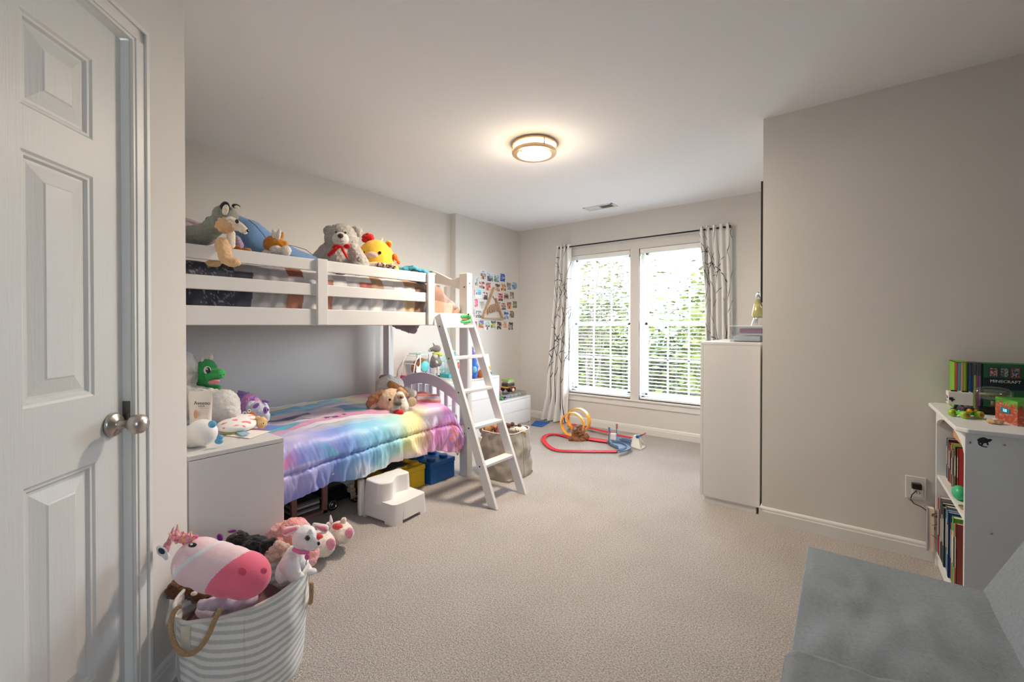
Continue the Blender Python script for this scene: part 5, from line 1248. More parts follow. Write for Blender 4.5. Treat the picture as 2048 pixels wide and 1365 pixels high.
# ================================================================== STRIPED BASKET
t = thing('storage_basket', 'large grey and white striped fabric basket with rope handles beside the door wall', 'basket', (-1.66, .66, 0))
BC = Vector((-1.605, .612, 0)); BA, BB, BHt = .168, .190, .325
ax = Vector((.93, -.37, 0)).normalized(); ay = Vector((.37, .93, 0)).normalized()
def stripes(a, z):
    hs = (z*1.0+.02*math.sin(a*2+1))/.0265
    flap = abs(((a-(-1.35)+PI) % (2*PI))-PI) < .16
    if flap: return (232, 230, 224) if math.sin((a+1.35)*60) > 0 else (186, 190, 190)
    return (236, 234, 229) if (hs % 1) > .45 else (194, 198, 197)
def sbask(i, j):
    a = i*2*PI; z = BHt*j+.020*j*math.sin(a-.5)-.018*j*math.exp(-((((a-5.0)+PI) % (2*PI)-PI)/.5)**2)
    fl = .86+.14*j**.7+.03*math.sin(PI*j)
    p = BC+ax*math.cos(a)*BA*fl+ay*math.sin(a)*BB*fl; p.z = z
    d = .006*nz(math.cos(a)*3, math.sin(a)*3, j*4)+.004*math.sin(a*9)*math.sin(PI*j)*.5-.016*math.exp(-((((a-5.0)+PI) % (2*PI)-PI)/.10)**2)*math.sin(PI*min(1, j*1.2))
    p += (ax*math.cos(a)+ay*math.sin(a))*d
    return p, (a, z)
m_stripe = mat('basket_weave', (255, 255, 255), rough=.9, attr='Col', bump=.25, bscale=500, sheen=.1)
cloth_grid('basket_side', m_stripe, t, sbask, 260, 170, stripes, solid=.007)
m = MB(); m.prism([tuple((BC+ax*math.cos(q*PI/24)*BA*.84+ay*math.sin(q*PI/24)*BB*.84).xy) for q in range(48)], .003, .012); m.build('basket_base', fabric('basket_base', (200, 200, 196)), t)
rm = [sbask(i/64, 1)[0] for i in range(64)]; MB().tube(rm, .006, 6, closed=True).build('rim_hem', fabric('hem', (214, 212, 206)), t, smooth=True)
m_rope = mat('rope', (196, 164, 124), rough=.9, bump=.8, bscale=320, vary=.2, vscale=200)
hp = [PD(x, y, dd) for x, y, dd in ((361, 1213, 1.345), (350, 1222, 1.33), (343, 1240, 1.31), (342, 1262, 1.295), (350, 1290, 1.28), (362, 1305, 1.27), (375, 1309, 1.262), (390, 1305, 1.255), (405, 1290, 1.25), (418, 1268, 1.245), (428, 1245, 1.245), (436, 1228, 1.25), (441, 1218, 1.258))]
sp = []
for i in range(len(hp)-1):
    p0, p1, p2, p3 = hp[max(0, i-1)], hp[i], hp[i+1], hp[min(len(hp)-1, i+2)]
    for k in range(4):
        f = k/4; sp.append(.5*((2*p1)+(p2-p0)*f+(2*p0-5*p1+4*p2-p3)*f*f+(3*p1-p0-3*p2+p3)*f**3))
sp.append(hp[-1])
MB().tube(sp, .0072, 10).build('rope_handle', m_rope, t, smooth=True)
hb = [BC+ax*(BA*.6)*0+(-1)*0*ax+ay*BB*1.0+ax*(.05*math.cos(q*PI/10)*1.4)+UP*(.29-.10*math.sin(q*PI/10))+ay*.008 for q in range(11)]
MB().tube(hb, .0072, 10).build('rope_handle', m_rope, t, smooth=True)
def patch(a0, a1, z0, z1):
    m = MB(); n = 6; g = []
    for i in range(n+1):
        a = a0+(a1-a0)*i/n; col = []
        for j in range(3):
            z = z0+(z1-z0)*j/2; p, _ = sbask((a/(2*PI)) % 1, z/BHt); p = p+(ax*math.cos(a)+ay*math.sin(a))*.006; p.z = z*1.0+(_[1]-z) if False else p.z; col.append(m.bm.verts.new(p))
        g.append(col)
    for i in range(n):
        for j in range(2): m.bm.faces.new((g[i][j], g[i+1][j], g[i+1][j+1], g[i][j+1]))
    return m.build('handle_patch', fabric('canvas_patch', (216, 206, 192)), t, smooth=True, solid=.002)
patch(-.98, -.78, .235, .318); patch(-2.02, -1.82, .225, .312)
# --- toys in the striped basket
lp_ = P_('unicorn_pink', (236, 206, 214), bump=.12, vary=.04); hp_ = P_('hot_pink', (238, 112, 140), bump=.12, vary=.05)
t = toy('unicorn_plush', 'big pale pink unicorn head plush with hot pink muzzle on top of the striped basket', 'soft toy', 440, 1180, 1.36)
P_('strap_white', (226, 230, 230), bump=.1)
def plane3(x0, y0, x1, y1, off, dd_):
    """cut across the toy through two outline points, bulging by off px on the near side"""
    k_ = t['_d']/FPX; d2 = Vector((y1-y0, -(x1-x0))).normalized(); d2 = -d2 if d2.x < 0 else d2
    n = RT*d2.x-UP*d2.y-F0*(off*k_/dd_)*-1*-1; return PD(x0, y0, t['_d']), n
pS, nS = plane3(437, 1083, 361, 1160, 11, .066); pM, nM = plane3(488, 1111, 428, 1192, 14, .066)
def ucol_(p, n):
    if (p-pM).dot(nM) > 0: return (238, 112, 140)
    if abs((p-pS).dot(nS)) < .0062: return (226, 230, 232)
    return (236, 206, 214)
part(t, 'head', mat('unicorn_plush', (255, 255, 255), rough=.9, attr='Col', bump=.12, bscale=260, sheen=.25), [(398, 1124, 56, 46, .0, 44, 12), (430, 1135, 62, 48.5, .0, 44, 16), (458, 1143, 62, 47.5, .0, 44, 19), (488, 1150, 58, 44, .0, 42, 22)], voxel=.0032, smooth=4, fn=ucol_)
e = part(t, 'eye', m_eye, [(385, 1091, 9, 4.6, -.060, 4, -4)]); part(t, 'eye_glint', m_eyew, [(383, 1089.5, 3, 1.6, -.067, 2)], parent=e)
dp_ = P_('nostril_pink', (222, 84, 116), bump=.1); part(t, 'nostril', dp_, [(485, 1144, 9, 8.5, -.072, 3, 20)]); part(t, 'nostril', dp_, [(528, 1142, 7, 6.5, -.052, 5, 20)])
def mane(p, n): k = noise.noise(p*70); return (240, 150, 190) if k > .05 else (250, 190, 130) if k > -.2 else (226, 90, 160)
mn = PL(t['_d']); rnd = random.Random(3)
for k in range(44):
    a = rnd.uniform(-2.6, -.2); L = rnd.uniform(18, 34); x0, y0 = 366+rnd.uniform(-14, 18), 1084+rnd.uniform(-10, 3); mn.cap(x0, y0, 4.2, x0+math.cos(a)*L*.95, y0+math.sin(a)*L*.62, 1.1, rnd.uniform(-.03, .03), n=7)
soft('mane', mat('mane_fur', (255, 255, 255), rough=.9, attr='Col', sheen=.4), t, mn, fn=mane, voxel=.0026, smooth=1)
part(t, 'horn', mat('horn_gold', (226, 176, 166), rough=.3, metal=.5), [('c', 352, 1072, 6, 355, 1050, 1.8, -.0)])
part(t, 'ear', P_('ear_pink', (222, 160, 170)), [('c', 338, 1086, 7, 347, 1056, 2, .02)])
e = part(t, 'ear', P_('strap_white'), [('c', 317, 1096, 5, 334, 1115, 6, -.0), (324, 1104, 12, 9, 0, 5, 40)]); part(t, 'inner_ear', P_('navy', (44, 62, 90)), [(323, 1103, 8, 5, -.010, 3, 44)], parent=e); part(t, 'cheek', P_('ear_pink'), [(333, 1096, 8, 12, .015, 8)])
done(t)
t = toy('puppy_toy', 'white plush puppy with pink ears and collar sitting on the rim of the striped basket', 'soft toy', 590, 1150, 1.52)
pw_ = P_('puppy_white', (236, 234, 234), bump=.2, vary=.04); pe = P_('ear_rose', (240, 150, 170), bump=.2)
part(t, 'head', pw_, [(609, 1076, 25, 24), ('c', 618, 1086, 15, 632, 1091, 8, -.02, -.03)], fluff=.001)
part(t, 'body', pw_, [('c', 588, 1112, 20, 576, 1142, 26, .01), ('c', 578, 1128, 20, 590, 1152, 14, -.04, -.05), (596, 1153, 13, 7, -.06, 9), ('c', 600, 1122, 12, 616, 1142, 9, .02, .02), (624, 1144, 10, 6.5, .01, 8)], fluff=.001)
for q in (((574, 1064, 9, 596, 1056, 5), (571, 1064, 6, 592, 1057, 3)), ((628, 1050, 4, 650, 1058, 8), (632, 1053, 2.5, 650, 1059, 5.5))):
    e = part(t, 'ear', pw_, [('c', q[0][0], q[0][1], q[0][2], q[0][3], q[0][4], q[0][5], .0), ]); part(t, 'inner_ear', pe, [('c', q[1][0], q[1][1], q[1][2], q[1][3], q[1][4], q[1][5], -.012)], parent=e)
e = part(t, 'eye', mat('eye_teal', (52, 78, 88), rough=.15, coat=.6), [(615, 1077, 5.2, 5.2, -.040, 3)]); part(t, 'pupil', m_eye, [(615.6, 1077, 2.8, 3, -.0455, 2)], parent=e)
line3(t, 'eyelashes', m_eye, [(609, 1079), (613, 1073), (618, 1071.5)], .0009, [-.036, -.044, -.041])
part(t, 'nose', m_eye, [(637, 1088, 3.6, 4, -.032, 3)]); line3(t, 'mouth', mat('mouth_line', (200, 110, 120), rough=.8), [(636, 1095), (628, 1102), (622, 1101)], .001, [-.03, -.034, -.034])
part(t, 'collar', mat('collar_pink', (232, 120, 178), rough=.5), [('c', 588, 1100, 4, 600, 1106, 4, -.030, -.038), ('c', 600, 1106, 4, 616, 1105, 4, -.038, -.028)], voxel=.002)
part(t, 'name_tag', mat('tag_pink', (222, 96, 166), rough=.4), [(614, 1115, 5, 6, -.036, 2.5)]); line3(t, 'charm_string', mat('teal_beads', (50, 110, 130), rough=.4), [(613, 1121), (612, 1131)], .0014, -.038); done(t)
t = toy('bat_plush', 'black plush with purple ears lying in the striped basket behind the unicorn head', 'soft toy', 500, 1100, 1.62)
bk = P_('black', (34, 32, 38), vary=.3)
part(t, 'body', bk, [(476, 1080, 24, 15), (508, 1094, 30, 21), ('c', 530, 1092, 12, 546, 1086, 10, -.02), (520, 1114, 18, 10)], fluff=.005)
for q in (((440, 1076, 6, 8, -.01, 5, -20)), ((464, 1063, 9, 3, -.02, 4, -10)), ((482, 1104, 8, 3, -.05, 4, 30))): part(t, 'wing', P_('violet', (122, 40, 140)), [q])
part(t, 'snout', mat('dark_gloss', (70, 66, 72), rough=.3), [(469, 1071, 6, 3, -.05, 4)]); part(t, 'claw', mat('copper', (222, 160, 130), rough=.35, metal=.6), [('c', 534, 1104, 2.5, 547, 1106, 2.5, -.04)]); done(t)
t = toy('sloth_plush', 'beige plush limb showing between the black plush and the white puppy in the basket', 'soft toy', 555, 1105, 1.60)
part(t, 'limb', P_('sand', (214, 182, 166)), [('c', 555, 1090, 9, 575, 1097, 8, -.03), ('c', 540, 1115, 13, 560, 1108, 12, 0), ('c', 545, 1100, 9, 562, 1096, 9, -.01)], fluff=.004); done(t)
t = toy('brown_plush', 'curly dark brown plush hanging over the left rim of the striped basket', 'soft toy', 360, 1185, 1.44)
part(t, 'body', P_('cocoa', (104, 66, 46), vary=.3), [(347, 1181, 16, 18, .0, 14), (372, 1180, 26, 18, .02, 18), (400, 1192, 22, 12, .04)], fluff=.006, fscale=80); part(t, 'tuft', crm, [(388, 1188, 7, 4, -.045, 4)]); done(t)
t = toy('lavender_cloth', 'pale lavender cloth tucked in the striped basket under the unicorn head', 'cloth', 430, 1205, 1.38)
part(t, 'cloth', fabric('lavender', (206, 190, 208)), [('c', 400, 1210, 9, 450, 1206, 16, .0), (480, 1204, 40, 15, .04), (450, 1215, 60, 14, .06)], fluff=.003, voxel=.005); done(t)
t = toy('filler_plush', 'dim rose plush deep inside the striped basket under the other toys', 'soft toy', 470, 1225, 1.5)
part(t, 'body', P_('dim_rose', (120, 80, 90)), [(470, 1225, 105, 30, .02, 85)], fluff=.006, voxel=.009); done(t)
# ================================================================== TOYS ON THE CHEST
CT = .652
def on(px, py, z, dflt=None): return PZ(px, py, z)
# fixed places on the chest (Y along the wall), matched to picture columns
def chest_pt(px, X): p = PX(px, 750, X); return Vector((X, p.y, CT))
# pet carrier: pink base, white lattice dome, brown plush inside
cA, cB = chest_pt(790, -3.34), chest_pt(868, -3.30)
t = thing('pet_carrier', 'toy pet carrier with a pink base and white lattice sides on the white chest', 'pet carrier', ((-3.20), cA.y+.16, CT))
y0 = max(cA.y, 2.68); y1 = PX(858, 740, -3.24).y; x0, x1 = -3.42, -3.24; zb = CT; zt = PX(820, 711, -3.24).z
boxo('tray', plastic('carrier_pink', (226, 56, 112)), t, (x0, x1, y0, y1, zb, zb+.055), bevel=.008, seg=3)
m_lat = plastic('lattice', (240, 238, 240))
def latt(m, A, B, C, n=7, r=.0032):
    """diagonal lattice on the parallelogram A (origin), B-A wide, C-A tall"""
    U = B-A; V = C-A
    for k in range(-n, n+1):
        for s in (1, -1):
            pts = []
            for q in range(0, 41):
                f = q/40; u = k/n+f*(V.length/U.length)*1.0*s if s > 0 else k/n+1-f*(V.length/U.length)
                if 0 <= u <= 1: pts.append(A+U*u+V*f)
            if len(pts) > 1: m.tube([pts[0], pts[-1]], r, 5)
m = MB(); h0 = zb+.055
latt(m, Vector((x1, y0+.05, h0)), Vector((x1, y1-.11, h0)), Vector((x1, y0+.05, zt-.03)), 5)
m.build('side_lattice', m_lat, t)
m = MB(); arc = [Vector((x1, y0+.02+.10*(1-math.cos(q*PI/16)), h0+(zt-h0)*math.sin(q*PI/16))) for q in range(9)]+[Vector((x1, y1, zt)), Vector((x1, y1, h0))]
m.tube(arc, .005, 6); m.tube([(x1, y1-.11, h0), (x1, y1-.11, zt)], .006, 6)
m.tube([p-Vector((x1-x0, 0, 0)) for p in arc], .005, 6); 
for p in arc[::3]: m.tube([p, p-Vector((x1-x0, 0, 0))], .004, 5)
m.build('frame', m_lat, t, smooth=True)
boxo('top_panel', plastic('mint', (150, 206, 196)), t, (x0, x1, y0+.11, y1, zt, zt+.006), bevel=.002)
m = MB(); m.lathe([(.045, 0), (.052, .002), (.052, .006), (.045, .008)], (x1+.001, y1-.055, h0+.085), 24, (1, 0, 0)); m.build('heart_window_ring', plastic('teal_ring', (90, 190, 196)), t, smooth=True)
MB().lathe([(.0001, 0), (.042, 0), (.042, .004), (.0001, .005)], (x1+.001, y1-.055, h0+.085), 24, (1, 0, 0)).build('round_window', mat('purple_print', (130, 100, 170), rough=.4), t, smooth=True)
m = MB(); latt(m, Vector((x1, y1-.105, h0)), Vector((x1, y1, h0)), Vector((x1, y1-.105, h0+.05)), 4, .0022); m.build('door_lattice', m_lat, t)
t = toy('hamster_plush', 'brown fluffy plush sitting inside the pink toy pet carrier', 'soft toy', 818, 735, dep(Vector((-3.22, y0+.13, .75))))
c = Vector((-3.32, y0+.15, zb+.055)); 
me = bake([(c+Vector((0, 0, .065)), (.07, .075, .065), None), (c+Vector((.01, .03, .11)), (.05, .055, .05), None), (c+Vector((0, -.045, .12)), (.02, .02, .02), None)], fluff=.006, fscale=60); link('body', me, P_('hamster', (168, 120, 84), vary=.35), t, True, True); done(t)
# small purple box
bp_ = chest_pt(857, -3.10); o = boxo('toy_box', plastic('violet_box', (130, 110, 190)), None, (-3.36, -3.27, y1+.012, y1+.05, CT, CT+.125), bevel=.003); props(o, 'narrow purple toy box between the pet carrier and the donkey plush', 'box')
# donkey plush with lime scarf
dD = dep(Vector((-3.03, 3.10, .7))) 
t = toy('donkey_plush', 'grey donkey plush with a lime scarf and white tag standing on the white chest', 'soft toy', 873, 752, 4.46)
dg = P_('donkey_grey', (138, 136, 136)); lgr = P_('light_snout', (206, 204, 206))
part(t, 'body', dg, [(871, 722, 10, 14), (866, 728, 8, 9), (877, 726, 7, 8)], fluff=.002)
part(t, 'head', dg, [(873, 698, 9, 7.5), ('c', 868, 698, 5, 862, 700, 4, -.02)], fluff=.001)
part(t, 'snout', lgr, [(860, 701, 3.6, 3.4, -.025, 3)]); part(t, 'ear', dg, [('c', 869, 692, 2, 866, 687, 1, -.01)]); part(t, 'ear', dg, [('c', 898, 700, 2, 902, 696, 1.2, .02)])
part(t, 'scarf', P_('lime', (206, 216, 96)), [(874, 707.5, 10, 3.2, -.01, 10), (881, 710, 5, 3, -.02, 6)], voxel=.003); part(t, 'paw', P_('white'), [(871, 712.5, 5, 5, -.045, 4)])
part(t, 'tag', mat('tag_white', (240, 238, 236), rough=.5), [(872.5, 724, 4.8, 2.2, -.055, .8, 45)])
for x in (869, 876): l = part(t, 'leg', P_('white'), [('c', x, 735, 2.6, x+.6, 750, 2.6, -.01)], voxel=.0025); part(t, 'hoof', bk, [(x+1, 753, 3.2, 2.2, -.02, 3)], parent=l)
done(t)
# teal birdcages
def cage(label, c, w, d_, h, hy):
    t = thing('toy_birdcage', label, 'birdcage', c); teal = plastic('teal', (70, 180, 190)); bars = plastic('pale_teal', (160, 226, 226))
    m = MB(); x0, x1, y0, y1 = c.x-d_/2, c.x+d_/2, c.y-w/2, c.y+w/2
    boxo('cage_tray', teal, t, (x0, x1, y0, y1, c.z, c.z+hy), bevel=.006)
    top = Vector((c.x, c.y, c.z+h))
    for k in range(7):
        y = y0+w*k/6
        for x in (x0+.004, x1-.004):
            z1 = c.z+h*.62; p = Vector((x, y, c.z+hy)); q = Vector((x, y, z1)); e = top.lerp(q, .25)
            m.tube([p, q, e], .0022, 5)
    for k in range(1, 4):
        x = x0+d_*k/4
        for y in (y0, y1): m.tube([(x, y, c.z+hy), (x, y, c.z+h*.62), top.lerp(Vector((x, y, c.z+h*.62)), .25)], .0022, 5)
    for z in (c.z+h*.30, c.z+h*.62): m.tube([(x0, y0, z), (x1, y0, z), (x1, y1, z), (x0, y1, z)], .003, 5, closed=True)
    m.build('cage_bars', bars, t, smooth=True)
    MB().lathe([(w*.2, 0), (w*.16, .012), (.01, .022), (.0001, .023)], top-UP*.01, 20).build('cage_top', bars, t, smooth=True)
    return t
ca = PZ(893, 752, CT); 
cy_ = PX(903, 750, -3.28).y
cage('toy birdcage with teal tray and pale teal bars on the chest, crossed by the ladder', Vector((-3.29, cy_, CT)), .25, .20, .27, .04)
o = bake([(Vector((-3.22, cy_+.04, CT+.11)), (.016, .02, .028), None), (Vector((-3.215, cy_+.037, CT+.14)), (.012, .013, .013), None)]); o = link('toy_bird', o, plastic('coral_bird', (240, 130, 110)), None); props(o, 'small coral toy bird inside the birdcage seen through the ladder', 'toy bird')
# blue and brown plushes, tilted picture
t = toy('blue_plush', 'blue plush creature with a violet top partly hidden by the bunk post on the chest', 'soft toy', 940, 757, 4.38)
part(t, 'body', P_('royal_blue', (64, 112, 206)), [('c', 928, 738, 6, 928, 753, 5), ('c', 949, 735, 8, 948, 751, 7), (937, 741, 14, 17), ('c', 948, 722, 6, 946, 730, 8)], fluff=.002)
part(t, 'belly', P_('skyblue', (120, 196, 234)), [(949, 740, 5, 7, -.035, 4)]); part(t, 'head', P_('violet_soft', (128, 108, 182)), [(946, 711, 6, 8), (943, 700, 5, 7)], fluff=.003); done(t)
t = toy('walnut_plush', 'small rust brown plush next to the blue plush on the white chest', 'soft toy', 961, 755, 4.42)
part(t, 'body', P_('rust_brown', (170, 98, 52)), [(960, 749.5, 7.5, 7.8), (962, 744, 5, 5)], fluff=.002); done(t)
pa = [PD(x, y, dd) for x, y, dd in ((965, 709, 4.55), (977, 708, 4.57), (984, 754, 4.50), (968, 755, 4.50))]
t = thing('picture_card', 'white tilted card with a yellow and blue picture leaning on the chest', 'card', (pa[2].x, pa[2].y, CT)); pa[2].z = pa[3].z = CT+.001
m = MB(); a = [m.bm.verts.new(p) for p in pa]; n_ = Vector((-.6, .7, 0)).normalized()*.006; b = [m.bm.verts.new(p+n_) for p in pa]; m.bm.faces.new(a); m.bm.faces.new(b[::-1])
for i in range(4): m.bm.faces.new((a[i], a[(i+1) % 4], b[(i+1) % 4], b[i]))
m.build('card_sheet', mat('card_white', (236, 234, 232), rough=.5), t)
p = PL(4.48); p.e(979, 737, 3.2, 4.5, -.0, 1.5); soft('yellow_figure', mat('yellow_fig', (214, 196, 120), rough=.6), t, p); p = PL(4.46); p.e(981, 747, 2.8, 3.6, 0, 1.5); soft('blue_figure', mat('blue_fig', (90, 140, 170), rough=.6), t, p)
# ================================================================== ON THE LOW DRAWERS
DT = .353
bc = PZ(1030, 790, DT)
def brickcar(label, c, s, cols, name='brick_truck'):
    t = thing(name, label, 'toy', c)
    for i, (b, cc, nm) in enumerate(cols):
        boxo(nm, plastic('b_%d_%d_%d' % cc, cc), t, (c.x+b[0]*s, c.x+b[1]*s, c.y+b[2]*s, c.y+b[3]*s, c.z+b[4]*s, c.z+b[5]*s), bevel=.001)
    return t
BL, YE, RE, GN, WH, BN = (40, 38, 36), (222, 160, 70), (176, 66, 40), (136, 176, 80), (226, 222, 216), (120, 76, 48)
tb = PX(1016, 780, -3.18); tc2 = Vector((-3.18, tb.y, DT))
t = brickcar('brick built truck with orange base and green roof stacked on the low drawer unit', tc2+UP*.051, .062, [((-.9, .9, -1.1, 1.1, .55, .8), RE, 'chassis'), ((-1, 1, -1.35, 1.35, .8, 1.0), YE, 'platform'), ((-.8, .8, -1, 1, 1.0, 1.5), BL, 'lower_storey'), ((-.82, .5, -.6, .9, 1.5, 2.0), WH, 'upper_storey'), ((-.84, .84, -.9, .9, 1.5, 1.7), BN, 'balcony'), ((-.9, .9, -.9, .9, 2.0, 2.35), GN, 'roof')])
for y_ in (-.75, .75):
    for x_ in (-.7, .8): MB().lathe([(.0001, -.2), (.40, -.2), (.46, -.12), (.46, .12), (.40, .2), (.2, .2), (.18, .1), (.0001, .1)], (0, 0, 0), 20, (1, 0, 0)).build('wheel', m_tyre, t, world=False, smooth=True); o = bpy.context.scene.objects[-1] if False else t.children[-1]; o.scale = (.062,)*3; o.location = (x_*.062, y_*.062, .46*.062)
m = MB(); bx = (-3.36, -3.06, 3.93, 4.25)
m_cbx = thin_glass('clear_bin_plastic', (.95, .96, .97), .16, .2)
t = thing('clear_bin', 'low clear plastic bin on the low drawer unit', 'bin', (-3.2, 4.0, DT))
for b in ((-3.37, -3.03, 3.78, 4.25, DT, DT+.002), (-3.37, -3.367, 3.78, 4.25, DT, DT+.05), (-3.033, -3.03, 3.78, 4.25, DT, DT+.05), (-3.37, -3.03, 3.78, 3.783, DT, DT+.05), (-3.37, -3.03, 4.247, 4.25, DT, DT+.05), (-3.374, -3.026, 3.776, 4.254, DT+.048, DT+.051)): m.box(*b)
m.build('bin_body', m_cbx, t)
for k, (dy, cc) in enumerate(((.06, (214, 200, 226)), (.12, (190, 180, 214)), (.19, (222, 224, 220)), (.27, (226, 226, 224)), (.34, (206, 214, 206)))):
    o = MB().lathe([(.02, 0), (.022, .002), (.022, .022), (.018, .026), (.0001, .026)], (-3.09, 3.84+dy, DT+.003), 20).build('jar', plastic('jar%d' % k, cc), None, smooth=True, bevel=.001)
    props(o, 'small %s round tub in the clear bin, %s from the left' % (('lilac', 'violet', 'white', 'cream', 'mint')[k], ('first', 'second', 'third', 'fourth', 'last')[k]), 'tub', 'tubs in the clear bin')
mb_ = PX(1029, 782, -3.06); t = thing('monkey_figure', 'small brown figure with a pale face beside the brick truck on the clear bin', 'toy', (-3.10, mb_.y, DT+.051))
MB().ell(Vector((-3.10, mb_.y, DT+.085)), (.026, .032, .032)).build('head', plastic('fig_brown', (96, 50, 44)), t, smooth=True); MB().ell(Vector((-3.079, mb_.y, DT+.080)), (.01, .022, .020)).build('face', plastic('fig_peach', (240, 190, 170)), t, smooth=True)
for s_ in (-1, 1): MB().ell(Vector((-3.10, mb_.y+s_*.030, DT+.105)), .011).build('ear', plastic('fig_brown'), t, smooth=True)
for k, (x, cc, nm, h) in enumerate(((1001, (120, 170, 110), 'green brick flower', .085), (1004, (40, 120, 90), 'teal green brick base', .03), (1010, (130, 140, 150), 'grey brick figure', .04))):
    p = PX(x, 795, (-3.16, -3.03, -3.02)[k]); t = thing('brick_build', nm+' standing at the near end of the low drawer unit', 'toy', (p.x, max(p.y, 3.70), DT))
    w_ = .016; y_ = max(p.y, 3.70); boxo('brick_base', plastic('bb%d' % k, cc), t, (p.x-w_, p.x+w_, y_-w_, y_+w_, DT, DT+h*.5), bevel=.001)
    MB().lathe([(w_*.9, 0), (w_*.9, h*.4), (w_*.5, h*.5), (.0001, h*.5)], (p.x, y_, DT+h*.5), 10).build('brick_top', plastic('bt%d' % k, ((206, 150, 160), (90, 170, 90), (60, 60, 70))[k]), t)
# ================================================================== BLUE MAT
bm_pts = [PZ(x, y, 0) for x, y in ((1062, 852), (1071, 843.5), (1100, 846), (1084, 855))]
t = thing('base_plate', 'flat blue plastic plate on the carpet between the drawers and the left curtain', 'plate', sum(bm_pts, Vector())/4)
m = MB(); m.prism([(p.x, p.y) for p in bm_pts], .001, .012); m.build('plate_sheet', plastic('plate_blue', (22, 92, 176)), t, bevel=.002)
c = sum(bm_pts, Vector())/4; m = MB()
for i in range(1, 7):
    for j in range(1, 7):
        p = bm_pts[0].lerp(bm_pts[1], j/7).lerp(bm_pts[3].lerp(bm_pts[2], j/7), i/7); m.lathe([(.008, 0), (.008, .003), (.0001, .003)], (p.x, p.y, .012), 8)
m.build('studs', plastic('plate_blue'), t)
# ================================================================== RACE TRACK
t = thing('race_track', 'red loop race track toy with orange double loop and blue launcher on the carpet', 'race track', PZ(1170, 890, 0))
m_red = plastic('track_red', (214, 30, 48)); m_org = plastic('track_orange', (248, 176, 66)); m_sl = plastic('slate', (92, 118, 150)); m_dino = mat('dino', (142, 92, 60), rough=.7, bump=.4, bscale=120, vary=.35, vscale=60)
def strip(name, m_, pts, w, normals=None, lip=.006, n=None):
    """flat track with two raised edges swept along the points"""
    P = [Vector(p) for p in pts]; Q = []
    for i in range(len(P)-1):
        p0, p1, p2, p3 = P[max(0, i-1)], P[i], P[i+1], P[min(len(P)-1, i+2)]
        for k in range(8): f = k/8; Q.append(.5*((2*p1)+(p2-p0)*f+(2*p0-5*p1+4*p2-p3)*f*f+(3*p1-p0-3*p2+p3)*f**3))
    Q.append(P[-1]); mb = MB(); rows = []
    for i, p in enumerate(Q):
        tg = (Q[min(i+1, len(Q)-1)]-Q[max(0, i-1)]).normalized()
        up = normals(i/(len(Q)-1), p, tg) if normals else UP
        sd = tg.cross(up).normalized(); up = sd.cross(tg)
        prof = [(-w/2, 0), (-w/2, lip), (-w/2+.003, lip), (-w/2+.003, .0025), (w/2-.003, .0025), (w/2-.003, lip), (w/2, lip), (w/2, 0)]
        rows.append([mb.bm.verts.new(p+sd*a+up*b) for a, b in prof])
    for A, B in zip(rows, rows[1:]):
        for k in range(8): mb.bm.faces.new((A[k], A[(k+1) % 8], B[(k+1) % 8], B[k]))
    mb.bm.faces.new(rows[0]); mb.bm.faces.new(rows[-1][::-1])
    return mb.build(name, m_, t)
TW = .045
Z0 = .012
strip('track', m_red, [PZ(x, y, Z0) for x, y in ((1139, 876), (1120, 871), (1103, 869.5), (1091, 873), (1087, 880), (1092, 889), (1102, 897), (1115, 901.5), (1140, 903), (1180, 903.5), (1236, 904))], TW)
strip('track', m_red, [PZ(x, y, Z0) for x, y in ((1172, 878), (1195, 881), (1216, 884))], TW*2)
strip('track', m_red, [PZ(x, y, Z0+.02) for x, y in ((1138, 855), (1148, 851), (1160, 852), (1180, 857), (1205, 863), (1235, 871), (1263, 877))], TW)
def loop(cx, cy, rad, dx):
    """a vertical ring in the plane facing along the track"""
    c = PZ(cx, cy, 0); al = (PZ(1216, 884, 0)-PZ(1172, 878, 0)).normalized(); sd = al.cross(UP)
    pts = []
    for k in range(25):
        a = -PI*.42+2*PI*k/24*.97; pts.append(c+al*math.cos(a)*rad+UP*(rad+.012+math.sin(a)*rad)+sd*(dx*(k/24-.5)))
    cc = c+UP*(rad+.012)
    strip('loop', m_org, pts, .056, normals=lambda f, p, tg: (cc-p).normalized() if (cc-p).length > 1e-4 else UP, lip=.011)
loop(1145, 874, .125, .06); loop(1157, 868, .135, -.05)
# brown beast base in the loop
d_ = dep(PZ(1157, 882, 0)); p = PL(d_)
for q in ((1142, 878, 6, 5), (1152, 880, 9, 5.5), (1163, 880, 9, 5.5), (1172, 874, 7, 6)): p.e(*q)
p.cap(1150, 872, 7, 1152, 860, 7, .02).cap(1152, 862, 6, 1159, 856, 5, .0).e(1158, 862, 6, 5); p.cap(1160, 870, 4, 1168, 864, 3)
soft('dinosaur_base', m_dino, t, p, fluff=.006, fscale=50, floor=.003)
p = PL(d_-.03); p.e(1150, 858, 3, 3).cap(1155, 852, 2, 1160, 850, 2); soft('dinosaur_head', mat('dino_grey', (150, 148, 140), rough=.7, bump=.3, bscale=200), t, p, fluff=.003)
